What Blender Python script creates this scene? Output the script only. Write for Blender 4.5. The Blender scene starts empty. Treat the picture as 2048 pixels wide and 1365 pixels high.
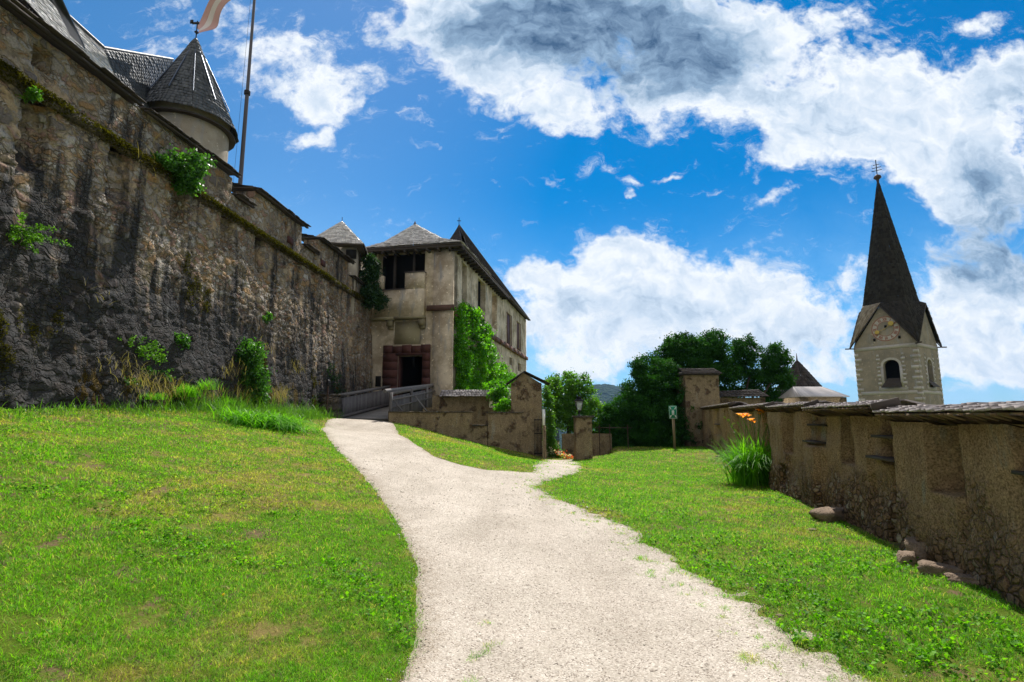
import bpy, math, random
import numpy as np
from mathutils import Vector
rng = np.random.default_rng(11)
random.seed(5)
S = bpy.context.scene
COL = S.collection
R = math.radians

# ------------------------------------------------------------------ camera
F_PX = 1050.0; PITCH = R(8.13); EYE = 1.65
cam_d = bpy.data.cameras.new("camera"); cam = bpy.data.objects.new("camera", cam_d); COL.objects.link(cam)
cam_d.sensor_width = 36; cam_d.lens = 36 * F_PX / 2048
cam_d.clip_start = 0.05; cam_d.clip_end = 20000
cam.location = (0, 0, EYE); cam.rotation_euler = (math.pi / 2 + PITCH, 0, 0)
S.camera = cam
S.view_settings.view_transform = 'Standard'; S.view_settings.look = 'None'
S.view_settings.exposure = 0.4; S.view_settings.gamma = 1

def ray(px, py):
    x = (px - 1024) / F_PX; y = (682.5 - py) / F_PX
    c, s = math.cos(PITCH), math.sin(PITCH)
    d = c - y * s
    return x / d, (s + y * c) / d            # X/Y and (Z-eye)/Y
def at(px, py, Y):
    u, v = ray(px, py)
    return np.array([u * Y, Y, EYE + v * Y])

# ------------------------------------------------------------------ node helper
class NT:
    def __init__(s, tree):
        s.t = tree; s.n = tree.nodes; s.l = tree.links
    def put(s, sock, v):
        if v is None: return
        if isinstance(v, bpy.types.NodeSocket): s.l.new(v, sock)
        else:
            if hasattr(sock, 'default_value'):
                try: sock.default_value = v
                except Exception:
                    sock.default_value = (*v, 1) if len(v) == 3 else v[:3]
    def node(s, ty, **kw):
        n = s.n.new(ty)
        for k, v in kw.items(): setattr(n, k, v)
        return n
    def math(s, op, a, b=None, c=None, clamp=False):
        n = s.node('ShaderNodeMath', operation=op, use_clamp=clamp)
        s.put(n.inputs[0], a); s.put(n.inputs[1], b); s.put(n.inputs[2], c)
        return n.outputs[0]
    def vmath(s, op, a, b=None, out=0):
        n = s.node('ShaderNodeVectorMath', operation=op)
        s.put(n.inputs[0], a); s.put(n.inputs[1], b)
        return n.outputs[out]
    def obj(s): return s.node('ShaderNodeTexCoord').outputs['Object']
    def mapping(s, v, scale=(1, 1, 1), rot=(0, 0, 0), loc=(0, 0, 0)):
        n = s.node('ShaderNodeMapping'); s.put(n.inputs['Vector'], v)
        n.inputs['Scale'].default_value = scale; n.inputs['Rotation'].default_value = rot; n.inputs['Location'].default_value = loc
        return n.outputs[0]
    def noise(s, v, scale, detail=4, rough=.55, dist=0, out='Fac'):
        n = s.node('ShaderNodeTexNoise'); s.put(n.inputs['Vector'], v)
        n.inputs['Scale'].default_value = scale; n.inputs['Detail'].default_value = detail
        n.inputs['Roughness'].default_value = rough; n.inputs['Distortion'].default_value = dist
        return n.outputs[out]
    def vor(s, v, scale, feature='F1', out='Distance', rnd=1.0):
        n = s.node('ShaderNodeTexVoronoi', feature=feature); s.put(n.inputs['Vector'], v)
        n.inputs['Scale'].default_value = scale; n.inputs['Randomness'].default_value = rnd
        return n.outputs[out]
    def ramp(s, f, stops, interp='LINEAR'):
        n = s.node('ShaderNodeValToRGB'); s.put(n.inputs[0], f)
        cr = n.color_ramp; cr.interpolation = interp
        while len(cr.elements) < len(stops): cr.elements.new(.5)
        for e, (p, c) in zip(cr.elements, stops):
            e.position = p
            e.color = (c, c, c, 1) if isinstance(c, (int, float)) else (*c, 1)
        return n.outputs[0]
    def mix(s, f, a, b, mode='MIX'):
        n = s.node('ShaderNodeMix', data_type='RGBA', blend_type=mode)
        s.put(n.inputs[0], f); s.put(n.inputs[6], a); s.put(n.inputs[7], b)
        return n.outputs[2]
    def smooth(s, v, a, b, to0=0, to1=1):
        n = s.node('ShaderNodeMapRange', interpolation_type='SMOOTHSTEP')
        s.put(n.inputs[0], v); n.inputs[1].default_value = a; n.inputs[2].default_value = b
        n.inputs[3].default_value = to0; n.inputs[4].default_value = to1
        return n.outputs[0]
    def attr(s, name, out='Fac'):
        n = s.node('ShaderNodeAttribute', attribute_name=name); return n.outputs[out]
    def sep(s, v):
        n = s.node('ShaderNodeSeparateXYZ'); s.put(n.inputs[0], v); return n.outputs
    def comb(s, x, y, z):
        n = s.node('ShaderNodeCombineXYZ'); s.put(n.inputs[0], x); s.put(n.inputs[1], y); s.put(n.inputs[2], z); return n.outputs[0]
    def bump(s, h, strength=.5, dist=.02, normal=None):
        n = s.node('ShaderNodeBump'); s.put(n.inputs['Height'], h)
        n.inputs['Strength'].default_value = strength; n.inputs['Distance'].default_value = dist
        if normal: s.put(n.inputs['Normal'], normal)
        return n.outputs[0]

# ------------------------------------------------------------------ world : nishita sky + drifting cumulus
SUN_AZ = R(12.8); SUN_EL = R(54)
SKY_STR = 0.12
W = bpy.data.worlds.new("World"); S.world = W; W.use_nodes = True
w = NT(W.node_tree); w.n.clear()
sky = w.node('ShaderNodeTexSky', sky_type='NISHITA', sun_disc=False)
sky.sun_elevation = SUN_EL; sky.sun_rotation = SUN_AZ; sky.altitude = 700; sky.air_density = 1.0; sky.dust_density = .6; sky.ozone_density = 3.0
gen = w.node('ShaderNodeTexCoord').outputs['Generated']
sx_, sy_, sz_ = w.sep(gen)
yc = w.math('MAXIMUM', w.math('ABSOLUTE', sy_), .08)
U = w.math('DIVIDE', sx_, yc); V_ = w.math('DIVIDE', sz_, yc)
uv = w.comb(U, V_, 0.0)
# slow warp so that no cloud outline is an ellipse
wrp = w.noise(uv, 5.0, 3, .55, out='Color')
wrp2 = w.noise(uv, 22.0, 3, .6, out='Color')
uvw = w.vmath('ADD', uv, w.vmath('MULTIPLY', w.vmath('SUBTRACT', wrp, (.5, .5, .5)), (.17, .13, 0)))
uvw = w.vmath('ADD', uvw, w.vmath('MULTIPLY', w.vmath('SUBTRACT', wrp2, (.5, .5, .5)), (.05, .045, 0)))
def field(blobs):
    acc = None
    for (px, py, rx, ry, wt) in blobs:
        u0, v0 = ray(px, py)
        u1, _ = ray(px + rx, py); _, v1 = ray(px, py - ry)
        d = w.vmath('SUBTRACT', uvw, (u0, v0, 0))
        d = w.vmath('MULTIPLY', d, (1 / (u1 - u0), 1 / (v1 - v0), 0))
        ln = w.vmath('LENGTH', d, out=1)
        g = w.smooth(ln, 0.0, 1.35, wt, 0)
        acc = g if acc is None else w.math('ADD', acc, g)
    return acc
CLOUD = [(1960,745,220,60,.6),(1180,20,300,110,.5),
 (1700,90,250,110,.3),(1800,250,260,130,.4),(1950,330,150,100,.7),(1950,600,170,140,.8),(1750,690,300,70,.6),(1300,640,320,90,.8),(1100,640,120,80,.5),(1050,550,80,40,.6),
 (1150,30,330,170,1.1),(900,50,220,110,.9),(1000,150,140,90,.7),(1120,215,130,55,.7),(1350,190,200,90,.9),(1480,80,200,150,.9),
 (570,120,150,110,.75),(690,170,130,60,.6),(640,225,70,90,.6),(610,262,50,22,.6),(300,30,80,70,.55),(330,95,80,30,.55),(470,60,80,80,.5),
 (1560,250,150,90,.85),(1700,200,170,120,.85),(1760,300,180,90,.9),(1880,230,150,120,.85),(1990,150,140,100,.6),(1570,320,70,50,.6),(1700,30,110,50,.5),
 (1970,60,70,30,.6),(2020,260,120,130,.6),(1980,430,120,140,.95),(2010,640,150,110,.8),(1900,560,60,60,.35),(2000,760,180,40,.5),(1880,400,60,45,.5),
 (1210,325,70,22,.7),(1275,355,30,16,.6),(1350,342,28,9,.7),(1560,398,60,16,.55),(1465,452,28,10,.6),(1275,382,24,8,.6),
 (1190,500,70,50,.75),(1300,490,90,50,.8),(1390,490,60,40,.7),(1250,560,230,80,.9),(1450,570,180,70,.85),(1560,560,80,50,.5),(1600,640,180,70,.8),(1090,560,110,40,.55),(1700,570,60,45,.75),(1340,650,300,60,.6),
 (1010,512,30,10,.6),(1140,735,100,45,.8),(1240,700,120,50,.5),(1650,730,200,40,.45),(830,215,30,30,.4),(345,0,60,30,.4)]
DARK = [(1050,60,300,100,.45),(1320,130,180,80,.4),(1960,330,110,60,.25),
 (1250,60,280,140,.95),(1150,40,200,110,.3),(1400,110,120,80,.3),(930,60,120,70,.35),(1990,460,130,150,1.0),(1900,540,60,60,.5),(1560,180,100,60,.25),(1250,620,200,40,.35),(1600,680,200,40,.35),(2010,200,100,60,.35),(1650,230,80,60,.25)]
cov = field(CLOUD); drk = field(DARK)
fb = w.noise(w.mapping(uvw, (1, 1.35, 1)), 7.0, 12, .62)
fb2 = w.noise(w.mapping(uv, (1, 1.2, 1), rot=(0, 0, R(-25))), 26.0, 8, .62)
nz = w.math('ADD', w.math('MULTIPLY', w.math('SUBTRACT', fb, .53), 2.5), w.math('MULTIPLY', w.math('SUBTRACT', fb2, .5), 1.25))
dens = w.math('ADD', cov, nz)
alpha = w.smooth(dens, .24, .92)
wisp = w.noise(w.mapping(uvw, (1, 2.2, 1), rot=(0, 0, R(-30))), 11.0, 10, .7)
alpha = w.math('MAXIMUM', alpha, w.math('MULTIPLY', w.smooth(w.math('ADD', wisp, w.math('MULTIPLY', cov, .12)), .56, .80), .62))
thick = w.smooth(dens, .55, 1.35)
dk = w.math('MULTIPLY', w.math('ADD', drk, w.math('MULTIPLY', nz, .22)), 1.0, clamp=True)
shade = w.math('ADD', w.math('MULTIPLY', dk, .68), w.math('MULTIPLY', w.math('SUBTRACT', thick, .45), .22), clamp=True)
fb3 = w.noise(w.mapping(uvw, (1, 1.3, 1), loc=(3.1, 1.7, 0)), 17.0, 10, .62)
shade = w.math('ADD', shade, w.math('MULTIPLY', w.math('SUBTRACT', fb3, .46), 1.15), clamp=True)
ccol = w.ramp(shade, [(0, (.72, .755, .80)), (.3, (.50, .59, .70)), (.65, (.22, .33, .47)), (1, (.05, .105, .20))])
# unseen bright cumulus added behind and beside the viewer, for fill light
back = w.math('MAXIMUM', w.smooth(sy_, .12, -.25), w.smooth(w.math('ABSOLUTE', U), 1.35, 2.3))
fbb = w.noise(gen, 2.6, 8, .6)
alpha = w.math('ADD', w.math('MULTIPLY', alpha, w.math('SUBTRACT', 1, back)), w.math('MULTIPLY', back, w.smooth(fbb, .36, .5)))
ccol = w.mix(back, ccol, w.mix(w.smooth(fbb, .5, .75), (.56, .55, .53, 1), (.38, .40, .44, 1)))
# deeper blue overhead; pale near the skyline
elev = w.math('MULTIPLY', sz_, 1.0)
hs = w.node('ShaderNodeHueSaturation'); hs.inputs['Hue'].default_value = .494; hs.inputs['Saturation'].default_value = 1.32; hs.inputs['Value'].default_value = .88
w.put(hs.inputs['Color'], w.mix(1.0, sky.outputs[0], w.mix(w.smooth(U, -.55, .3), (1.0, 1.0, 1.0, 1), (.40, .60, .78, 1)), 'MULTIPLY'))
veil = w.smooth(elev, -.02, .42, .72, 0)
veil2 = w.math('MULTIPLY', veil, w.smooth(fb, .25, .7, .55, 1.1))
bgs = w.node('ShaderNodeBackground'); w.put(bgs.inputs[0], hs.outputs[0]); bgs.inputs[1].default_value = SKY_STR
bgh = w.node('ShaderNodeBackground'); bgh.inputs[0].default_value = (.38, .60, .84, 1); bgh.inputs[1].default_value = 1
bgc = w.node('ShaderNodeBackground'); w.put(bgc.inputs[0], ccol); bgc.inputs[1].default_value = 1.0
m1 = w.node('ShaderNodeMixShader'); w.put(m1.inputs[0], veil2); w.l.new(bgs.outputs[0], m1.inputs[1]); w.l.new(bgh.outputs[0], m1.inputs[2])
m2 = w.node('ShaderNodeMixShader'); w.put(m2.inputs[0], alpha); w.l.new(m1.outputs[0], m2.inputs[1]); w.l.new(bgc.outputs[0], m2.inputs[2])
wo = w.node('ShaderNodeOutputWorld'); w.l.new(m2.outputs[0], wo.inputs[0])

# ------------------------------------------------------------------ sun
sl = bpy.data.lights.new("sun", 'SUN'); sl.energy = 4.8; sl.angle = R(.53); sl.color = (1, .95, .87)
so = bpy.data.objects.new("sun", sl); COL.objects.link(so)
sd = Vector((math.sin(SUN_AZ) * math.cos(SUN_EL), math.cos(SUN_AZ) * math.cos(SUN_EL), math.sin(SUN_EL)))
so.rotation_euler = sd.to_track_quat('Z', 'Y').to_euler(); so.location = (0, 0, 30)

# ------------------------------------------------------------------ mesh builder
class MB:
    def __init__(s): s.V = []; s.F = []; s.r = []; s.n = 0
    def add(s, V, F, r=None):
        V = np.asarray(V, float).reshape(-1, 3); F = np.asarray(F, int)
        s.V.append(V); s.F.append(F + s.n); s.n += len(V)
        if r is None: r = np.full(len(F), random.random())
        s.r.append(np.broadcast_to(np.asarray(r, float), (len(F),)))
        return s
    def box(s, c, size, ang=0, r=None, tilt=0):
        hx, hy, hz = np.array(size) / 2
        P = np.array([[x, y, z] for z in (-hz, hz) for y in (-hy, hy) for x in (-hx, hx)])
        if tilt:
            ct, st = math.cos(tilt), math.sin(tilt); P = P @ np.array([[ct, 0, st], [0, 1, 0], [-st, 0, ct]]).T
        ca, sa = math.cos(ang), math.sin(ang)
        P = P @ np.array([[ca, -sa, 0], [sa, ca, 0], [0, 0, 1]]).T + np.array(c)
        return s.add(P, BOXF, r)
    def beam(s, a, b, wd, th, r=None, up=(0, 0, 1)):
        a = np.array(a, float); b = np.array(b, float); d = b - a; L = np.linalg.norm(d); d /= L
        u = np.array(up, float); x = np.cross(d, u); x /= np.linalg.norm(x); z = np.cross(x, d)
        P = [a + t * d * L + i * x * wd / 2 + j * z * th / 2 for j in (-1, 1) for i in (-1, 1) for t in (0, 1)]
        return s.add(P, BOXF, r)
    def tube(s, pts, rad, n=8, cap=True, r=None):
        pts = np.array(pts, float); m = len(pts); rad = np.broadcast_to(np.array(rad, float), (m,))
        T = np.gradient(pts, axis=0); T /= np.linalg.norm(T, axis=1)[:, None] + 1e-9
        ref = np.array([0, 0, 1.]) if abs(T[0][2]) < .9 else np.array([1., 0, 0])
        V = []
        for p, t, q in zip(pts, T, rad):
            x = np.cross(t, ref); x /= np.linalg.norm(x) + 1e-9; y = np.cross(t, x)
            a = np.arange(n) * 2 * math.pi / n
            V.append(p + q * (np.cos(a)[:, None] * x + np.sin(a)[:, None] * y))
        V = np.concatenate(V); i = np.arange(m - 1)[:, None] * n; j = np.arange(n)[None]
        F = np.stack([i + j, i + (j + 1) % n, i + n + (j + 1) % n, i + n + j], -1).reshape(-1, 4)
        s.add(V, F, r)
        if cap:
            for k, c in ((0, pts[0]), (m - 1, pts[-1])):
                base = V[k * n:(k + 1) * n]; VV = np.concatenate([base, [c]])
                FF = [[a_, (a_ + 1) % n, n] for a_ in range(n)]
                s.add(VV, FF, r)
        return s
    def build(s, name, mat, parent=None, smooth=False):
        V = np.concatenate(s.V)
        if parent is not None and 'base' in parent.keys(): V = V - np.array(parent['base'])
        loops = np.concatenate([f.ravel() for f in s.F]); tot = np.concatenate([np.full(len(f), f.shape[1]) for f in s.F])
        r = np.concatenate(s.r)
        me = bpy.data.meshes.new(name)
        me.vertices.add(len(V)); me.vertices.foreach_set('co', V.ravel().astype(np.float32))
        me.loops.add(len(loops)); me.loops.foreach_set('vertex_index', loops.astype(np.int32))
        me.polygons.add(len(tot)); me.polygons.foreach_set('loop_start', np.concatenate([[0], np.cumsum(tot)[:-1]]).astype(np.int32))
        if smooth: me.polygons.foreach_set('use_smooth', np.ones(len(tot), bool))
        me.update(calc_edges=True)
        at_ = me.attributes.new('rnd', 'FLOAT', 'FACE'); at_.data.foreach_set('value', r.astype(np.float32))
        me.materials.append(mat)
        o = bpy.data.objects.new(name, me); COL.objects.link(o)
        if parent is not None:
            o.parent = parent
            if 'base' in parent.keys(): o['base'] = list(parent['base'])
        return o
BOXF = np.array([[0, 2, 3, 1], [4, 5, 7, 6], [0, 1, 5, 4], [2, 6, 7, 3], [0, 4, 6, 2], [1, 3, 7, 5]])
def thing(name, label, cat, base=(0, 0, 0), group=None):
    o = bpy.data.objects.new(name, None); COL.objects.link(o); o.empty_display_size = .3
    o.location = base; o['base'] = [float(v) for v in base]; o['label'] = label; o['category'] = cat
    if group: o['group'] = group
    return o
def tag(o, label=None, cat=None, group=None, kind=None):
    for k, v in (('label', label), ('category', cat), ('group', group), ('kind', kind)):
        if v: o[k] = v
    return o
def voro(P, scale, seed=0):
    """distance to the joint between neighbouring cells, P (N,2)"""
    Q = P * scale; i = np.floor(Q).astype(np.int64); d1 = np.full(len(Q), 9.); d2 = np.full(len(Q), 9.); hid = np.zeros(len(Q))
    for dx in (-1, 0, 1):
        for dy in (-1, 0, 1):
            c = i + [dx, dy]; h = (c[:, 0] * 73856093 ^ c[:, 1] * 19349663 ^ seed * 83492791) & 0xffffffff
            h = (h ^ (h >> 13)) * 1274126177 & 0xffffffff; jx = (h & 0xffff) / 65535; jy = ((h >> 16) & 0xffff) / 65535
            d = np.hypot(c[:, 0] + .1 + .8 * jx - Q[:, 0], c[:, 1] + .1 + .8 * jy - Q[:, 1]); new = d < d1
            d2 = np.where(new, d1, np.minimum(d2, d)); hid = np.where(new, jx, hid); d1 = np.where(new, d, d1)
    return d2 - d1, hid
def fbm(P, seed=0, octaves=4, scale=1.0):
    """cheap value noise in numpy, P (N,k<=3)"""
    P = np.atleast_2d(P) * scale
    if P.shape[1] == 2: P = np.concatenate([P, np.zeros((len(P), 1))], 1)
    out = np.zeros(len(P)); amp = 1; tot = 0
    for o in range(octaves):
        Q = P * (2 ** o) + seed * 17.3 + o * 5.1
        i = np.floor(Q).astype(np.int64); f = Q - i; f = f * f * (3 - 2 * f)
        acc = 0
        for dx in (0, 1):
            for dy in (0, 1):
                for dz in (0, 1):
                    h = ((i[:, 0] + dx) * 374761393 + (i[:, 1] + dy) * 668265263 + (i[:, 2] + dz) * 2147483647 + seed * 974711) & 0xffffffff
                    h = (h ^ (h >> 13)) * 1274126177 & 0xffffffff; h = (h ^ (h >> 16)) & 0xffff
                    acc = acc + h / 65535 * (f[:, 0] if dx else 1 - f[:, 0]) * (f[:, 1] if dy else 1 - f[:, 1]) * (f[:, 2] if dz else 1 - f[:, 2])
        out += amp * acc; tot += amp; amp *= .5
    return out / tot - .5

# ------------------------------------------------------------------ materials
MATS = {}
def mat(name, rough=.85, spec=.3):
    m = bpy.data.materials.new(name); m.use_nodes = True
    t = NT(m.node_tree); b = m.node_tree.nodes['Principled BSDF']
    b.inputs['Roughness'].default_value = rough; b.inputs['Specular IOR Level'].default_value = spec
    MATS[name] = m
    return m, t, b
def simple(name, col, rough=.8, var=.25, scale=6, bump=.3, bd=.01, spec=.3, metal=0):
    m, t, b = mat(name, rough, spec)
    v = t.obj(); n = t.noise(v, scale, 5, .6); n2 = t.noise(v, scale * 6, 3, .6)
    r = t.attr('rnd')
    f = t.math('ADD', t.math('MULTIPLY', n, .6), t.math('MULTIPLY', r, .4))
    c0 = tuple(max(0, c * (1 - var)) for c in col); c1 = tuple(min(1, c * (1 + var)) for c in col)
    t.put(b.inputs['Base Color'], t.ramp(f, [(.25, c0), (.75, c1)]))
    t.put(b.inputs['Normal'], t.bump(t.math('ADD', n, t.math('MULTIPLY', n2, .4)), bump, bd)); b.inputs['Metallic'].default_value = metal
    return m

def rubble(name, tones, mortar, scale=3.4, mort_w=.06, stain=None, moss=None, plaster=None, bump=1.0, warp=.35):
    """rubble masonry: stones of random tone set in mortar; optional black streaks, moss and remains of plaster"""
    m, t, b = mat(name, .92, .15)
    v = t.obj()
    wv = t.vmath('ADD', v, t.vmath('MULTIPLY', t.vmath('SUBTRACT', t.noise(v, 2.5, 3, .6, out='Color'), (.5, .5, .5)), (warp, warp, warp)))
    wv = t.mapping(wv, (1, .8, 1.25))
    cell = t.vor(wv, scale, 'F1', 'Color'); edge = t.vor(wv, scale, 'DISTANCE_TO_EDGE', 'Distance')
    cell2 = t.vor(wv, scale * 2.3, 'F1', 'Color'); edge2 = t.vor(wv, scale * 2.3, 'DISTANCE_TO_EDGE', 'Distance')
    big = t.smooth(t.noise(v, 1.3, 2), .42, .6)
    cx = t.sep(cell)[0]; cx2 = t.sep(cell2)[1]
    n = len(tones)
    c1 = t.ramp(cx, [(i / n, c) for i, c in enumerate(tones)], 'CONSTANT')
    c2 = t.ramp(cx2, [(i / n, c) for i, c in enumerate(tones)], 'CONSTANT')
    stone = t.mix(big, c1, c2)
    e = t.mix(big, t.math('MULTIPLY', edge, 1.0), t.math('MULTIPLY', edge2, 1.6))
    fine = t.noise(v, 24, 6, .65); mid = t.noise(v, 6, 5, .65)
    stone = t.mix(1.0, stone, t.ramp(fine, [(.2, .55), (.8, 1.4)]), 'MULTIPLY')
    mm = t.smooth(t.math('ADD', e, t.math('MULTIPLY', t.math('SUBTRACT', mid, .5), .16)), mort_w * .3, mort_w * 1.5, 1, 0)
    mcol = t.mix(1.0, mortar, t.ramp(mid, [(.25, .55), (.75, 1.35)]), 'MULTIPLY')
    col = t.mix(mm, stone, mcol)
    h = t.math('ADD', t.math('MULTIPLY', t.smooth(e, 0, .22), 1.0), t.math('MULTIPLY', t.math('ADD', fine, mid), .45))
    if plaster:
        pm = t.smooth(t.noise(v, plaster[1], 6, .62), plaster[2], plaster[2] + .06)
        pc = t.mix(1.0, plaster[0], t.ramp(t.noise(v, 9, 6, .7), [(.25, .6), (.75, 1.3)]), 'MULTIPLY')
        col = t.mix(pm, col, pc)
        h = t.math('ADD', t.math('MULTIPLY', h, t.math('SUBTRACT', 1, t.math('MULTIPLY', pm, .8))), t.math('MULTIPLY', pm, .9))
    var = t.ramp(t.noise(v, .55, 4, .6), [(.3, .7), (.7, 1.25)])
    col = t.mix(1.0, col, var, 'MULTIPLY')
    if stain:
        sc, lo, hi, zlo, zhi = stain
        x, y, z = t.sep(v)
        st = t.noise(t.mapping(v, (1, 1, .10)), 2.2, 7, .66, .2)
        bl = t.noise(t.mapping(v, (1, 1, .55)), .42, 5, .6)
        zz = t.smooth(t.math('ADD', t.math('ADD', z, t.math('MULTIPLY', y, .16)), t.math('MULTIPLY', t.math('SUBTRACT', bl, .5), 7)), zlo, zhi, 1, 0)
        f = t.math('ADD', t.math('MULTIPLY', st, .6), t.math('MULTIPLY', bl, .4))
        f = t.smooth(t.math('ADD', f, t.math('MULTIPLY', zz, .17)), lo, hi)
        col = t.mix(t.math('MULTIPLY', f, .93), col, t.mix(fine, sc, tuple(c * 2.6 for c in sc)))
        wst = t.smooth(t.noise(t.mapping(v, (1, 1, .07), loc=(5, 3, 0)), 4.5, 3, .5), .67, .75)
        col = t.mix(t.math('MULTIPLY', t.math('MULTIPLY', wst, f), .5), col, (.34, .33, .33))
    if moss:
        mc, lo, hi, zlo, zhi = moss
        z = t.sep(v)[2]
        mn = t.noise(t.mapping(v, (1, 1, .45)), 1.5, 7, .68)
        f = t.smooth(t.math('ADD', mn, t.smooth(z, zlo, zhi, .13, 0)), lo, hi)
        col = t.mix(f, col, t.mix(t.noise(v, 30, 3), mc, tuple(c * 2.4 for c in mc)))
        h = t.math('ADD', h, t.math('MULTIPLY', f, t.noise(v, 45, 4)))
    t.put(b.inputs['Base Color'], col)
    t.put(b.inputs['Normal'], t.bump(h, bump, .06))
    return m

rubble('wall_rubble', [(.30, .26, .22), (.38, .33, .28), (.19, .16, .14), (.35, .22, .11), (.45, .41, .37), (.33, .21, .16), (.39, .31, .22)], (.32, .255, .17), 3.6, .10,
       stain=((.017, .018, .020), .50, .62, 2.8, 7.8), moss=((.055, .036, .006), .68, .73, 1.9, 5.2), plaster=((.38, .28, .18), 1.1, .60))
rubble('wall_plaster_rough', [(.25, .18, .11), (.30, .21, .12), (.19, .13, .09), (.31, .25, .17), (.24, .15, .10)], (.40, .27, .14), 5.5, .10,
       plaster=((.50, .34, .165), 1.6, .44), bump=.9, moss=((.04, .03, .015), .66, .72, .1, 1.2))
rubble('pillar_stone', [(.25, .18, .12), (.3, .2, .13), (.18, .13, .1), (.28, .2, .14)], (.27, .19, .12), 6.0, .10, plaster=((.43, .31, .17), 1.9, .47), bump=.8)
def earthplaster(name, c, c2, rub=True):
    """weathered lime render, pitted and streaked; bare rubble showing low down"""
    m, t, b = mat(name, .95, .12)
    v = t.obj(); z = t.sep(v)[2]
    n1 = t.noise(v, 1.1, 6, .65); n2 = t.noise(t.mapping(v, (1, 1, .28)), 3.2, 6, .65); n3 = t.noise(v, 13, 6, .7); n4 = t.noise(v, 45, 4, .7)
    f = t.math('ADD', t.math('MULTIPLY', n1, .4), t.math('ADD', t.math('MULTIPLY', n2, .35), t.math('MULTIPLY', n3, .25)))
    col = t.ramp(f, [(.34, c2), (.5, c), (.62, tuple(x * 1.25 for x in c))])
    col = t.mix(t.smooth(n2, .58, .68), col, (.33, .29, .22))
    col = t.mix(1.0, col, t.ramp(n4, [(.35, .42), (.65, 1.4)]), 'MULTIPLY')
    h = t.math('ADD', t.math('MULTIPLY', n3, 1.3), t.math('ADD', t.math('MULTIPLY', n4, .35), n2))
    if not rub:
        pm = t.smooth(t.noise(v, 1.1, 5, .65, 0), .50, .60); col = t.mix(t.math('MULTIPLY', pm, .4), col, t.mix(n3, (.06, .045, .035), (.24, .16, .10)))
    if True:
        wv = t.vmath('ADD', v, t.vmath('MULTIPLY', t.vmath('SUBTRACT', t.noise(v, 6, 3, .6, out='Color'), (.5, .5, .5)), (.12, .12, .12)))
        cell = t.vor(wv, 11, 'F1', 'Color'); ed_ = t.vor(wv, 11, 'DISTANCE_TO_EDGE', 'Distance')
        sc = t.ramp(t.sep(cell)[0], [(0, (.10, .065, .045)), (.25, (.25, .145, .09)), (.5, (.32, .20, .12)), (.75, (.20, .13, .10)), (.9, (.38, .29, .22)), (1, (.42, .36, .30))])
        sc = t.mix(t.smooth(ed_, 0, .09, 1, 0), sc, (.10, .065, .04)); sc = t.mix(1.0, sc, t.ramp(n4, [(.3, .6), (.7, 1.4)]), 'MULTIPLY')
        mk = t.smooth(t.math('ADD', t.math('MULTIPLY', n1, 2.2), t.math('MULTIPLY', z, -.8)), .35, .85)
        mk = t.math('MAXIMUM', mk if rub else 0.0, t.smooth(t.noise(v, 1.7, 6, .7), .63 if rub else .54, .69 if rub else .64))
        col = t.mix(t.math('MULTIPLY', mk, .9), col, sc)
        h = t.math('ADD', h, t.math('MULTIPLY', mk, t.smooth(ed_, 0, .16, 0, 2.2)))
    t.put(b.inputs['Base Color'], col); t.put(b.inputs['Normal'], t.bump(h, 1.0, .055)); return m
earthplaster('render_ochre', (.40, .275, .16), (.20, .12, .065)); earthplaster('render_pillar', (.33, .25, .155), (.15, .11, .075), False)
rubble('old_stone', [(.13, .11, .09), (.17, .14, .11), (.10, .09, .08)], (.14, .12, .09), 5.0, .10, bump=1.0)

def plaster(name, c, pit=.5, dirt=(.2, .15, .09), grey=(.3, .29, .28)):
    m, t, b = mat(name, .9, .2)
    v = t.obj()
    n = t.noise(v, .9, 7, .65); n2 = t.noise(v, 5, 6, .65); n3 = t.noise(t.mapping(v, (1, 1, .2)), 2.6, 5, .6)
    col = t.mix(t.smooth(n, .35, .66), c, dirt)
    col = t.mix(t.smooth(n3, .52, .72), col, grey)
    col = t.mix(t.smooth(n2, .6, .68), col, tuple(min(1, x * 1.5) for x in c))
    p = t.vor(v, 4.6, 'F1', 'Distance'); pm = t.math('MULTIPLY', t.smooth(p, .05, .13, 1, 0), t.smooth(t.noise(v, 1.6, 2), .44, .56))
    col = t.mix(t.math('MULTIPLY', pm, pit * 1.6, clamp=True), col, (.05, .035, .025))
    t.put(b.inputs['Base Color'], col)
    h = t.math('SUBTRACT', t.math('ADD', n2, t.math('MULTIPLY', t.noise(v, 30, 3), .3)), pm)
    t.put(b.inputs['Normal'], t.bump(h, .7, .03))
    return m
plaster('plaster_beige', (.68, .57, .43), .5, (.36, .28, .19)); plaster('plaster_pale', (.76, .65, .52), .3, (.34, .27, .18)); plaster('plaster_turret', (.42, .37, .30), .1, (.30, .25, .19))
plaster('relief_panel', (.38, .33, .21), 0, (.36, .31, .2)); plaster('plaster_church', (.335, .28, .215), .35, (.23, .20, .16), (.30, .285, .27))

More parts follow.
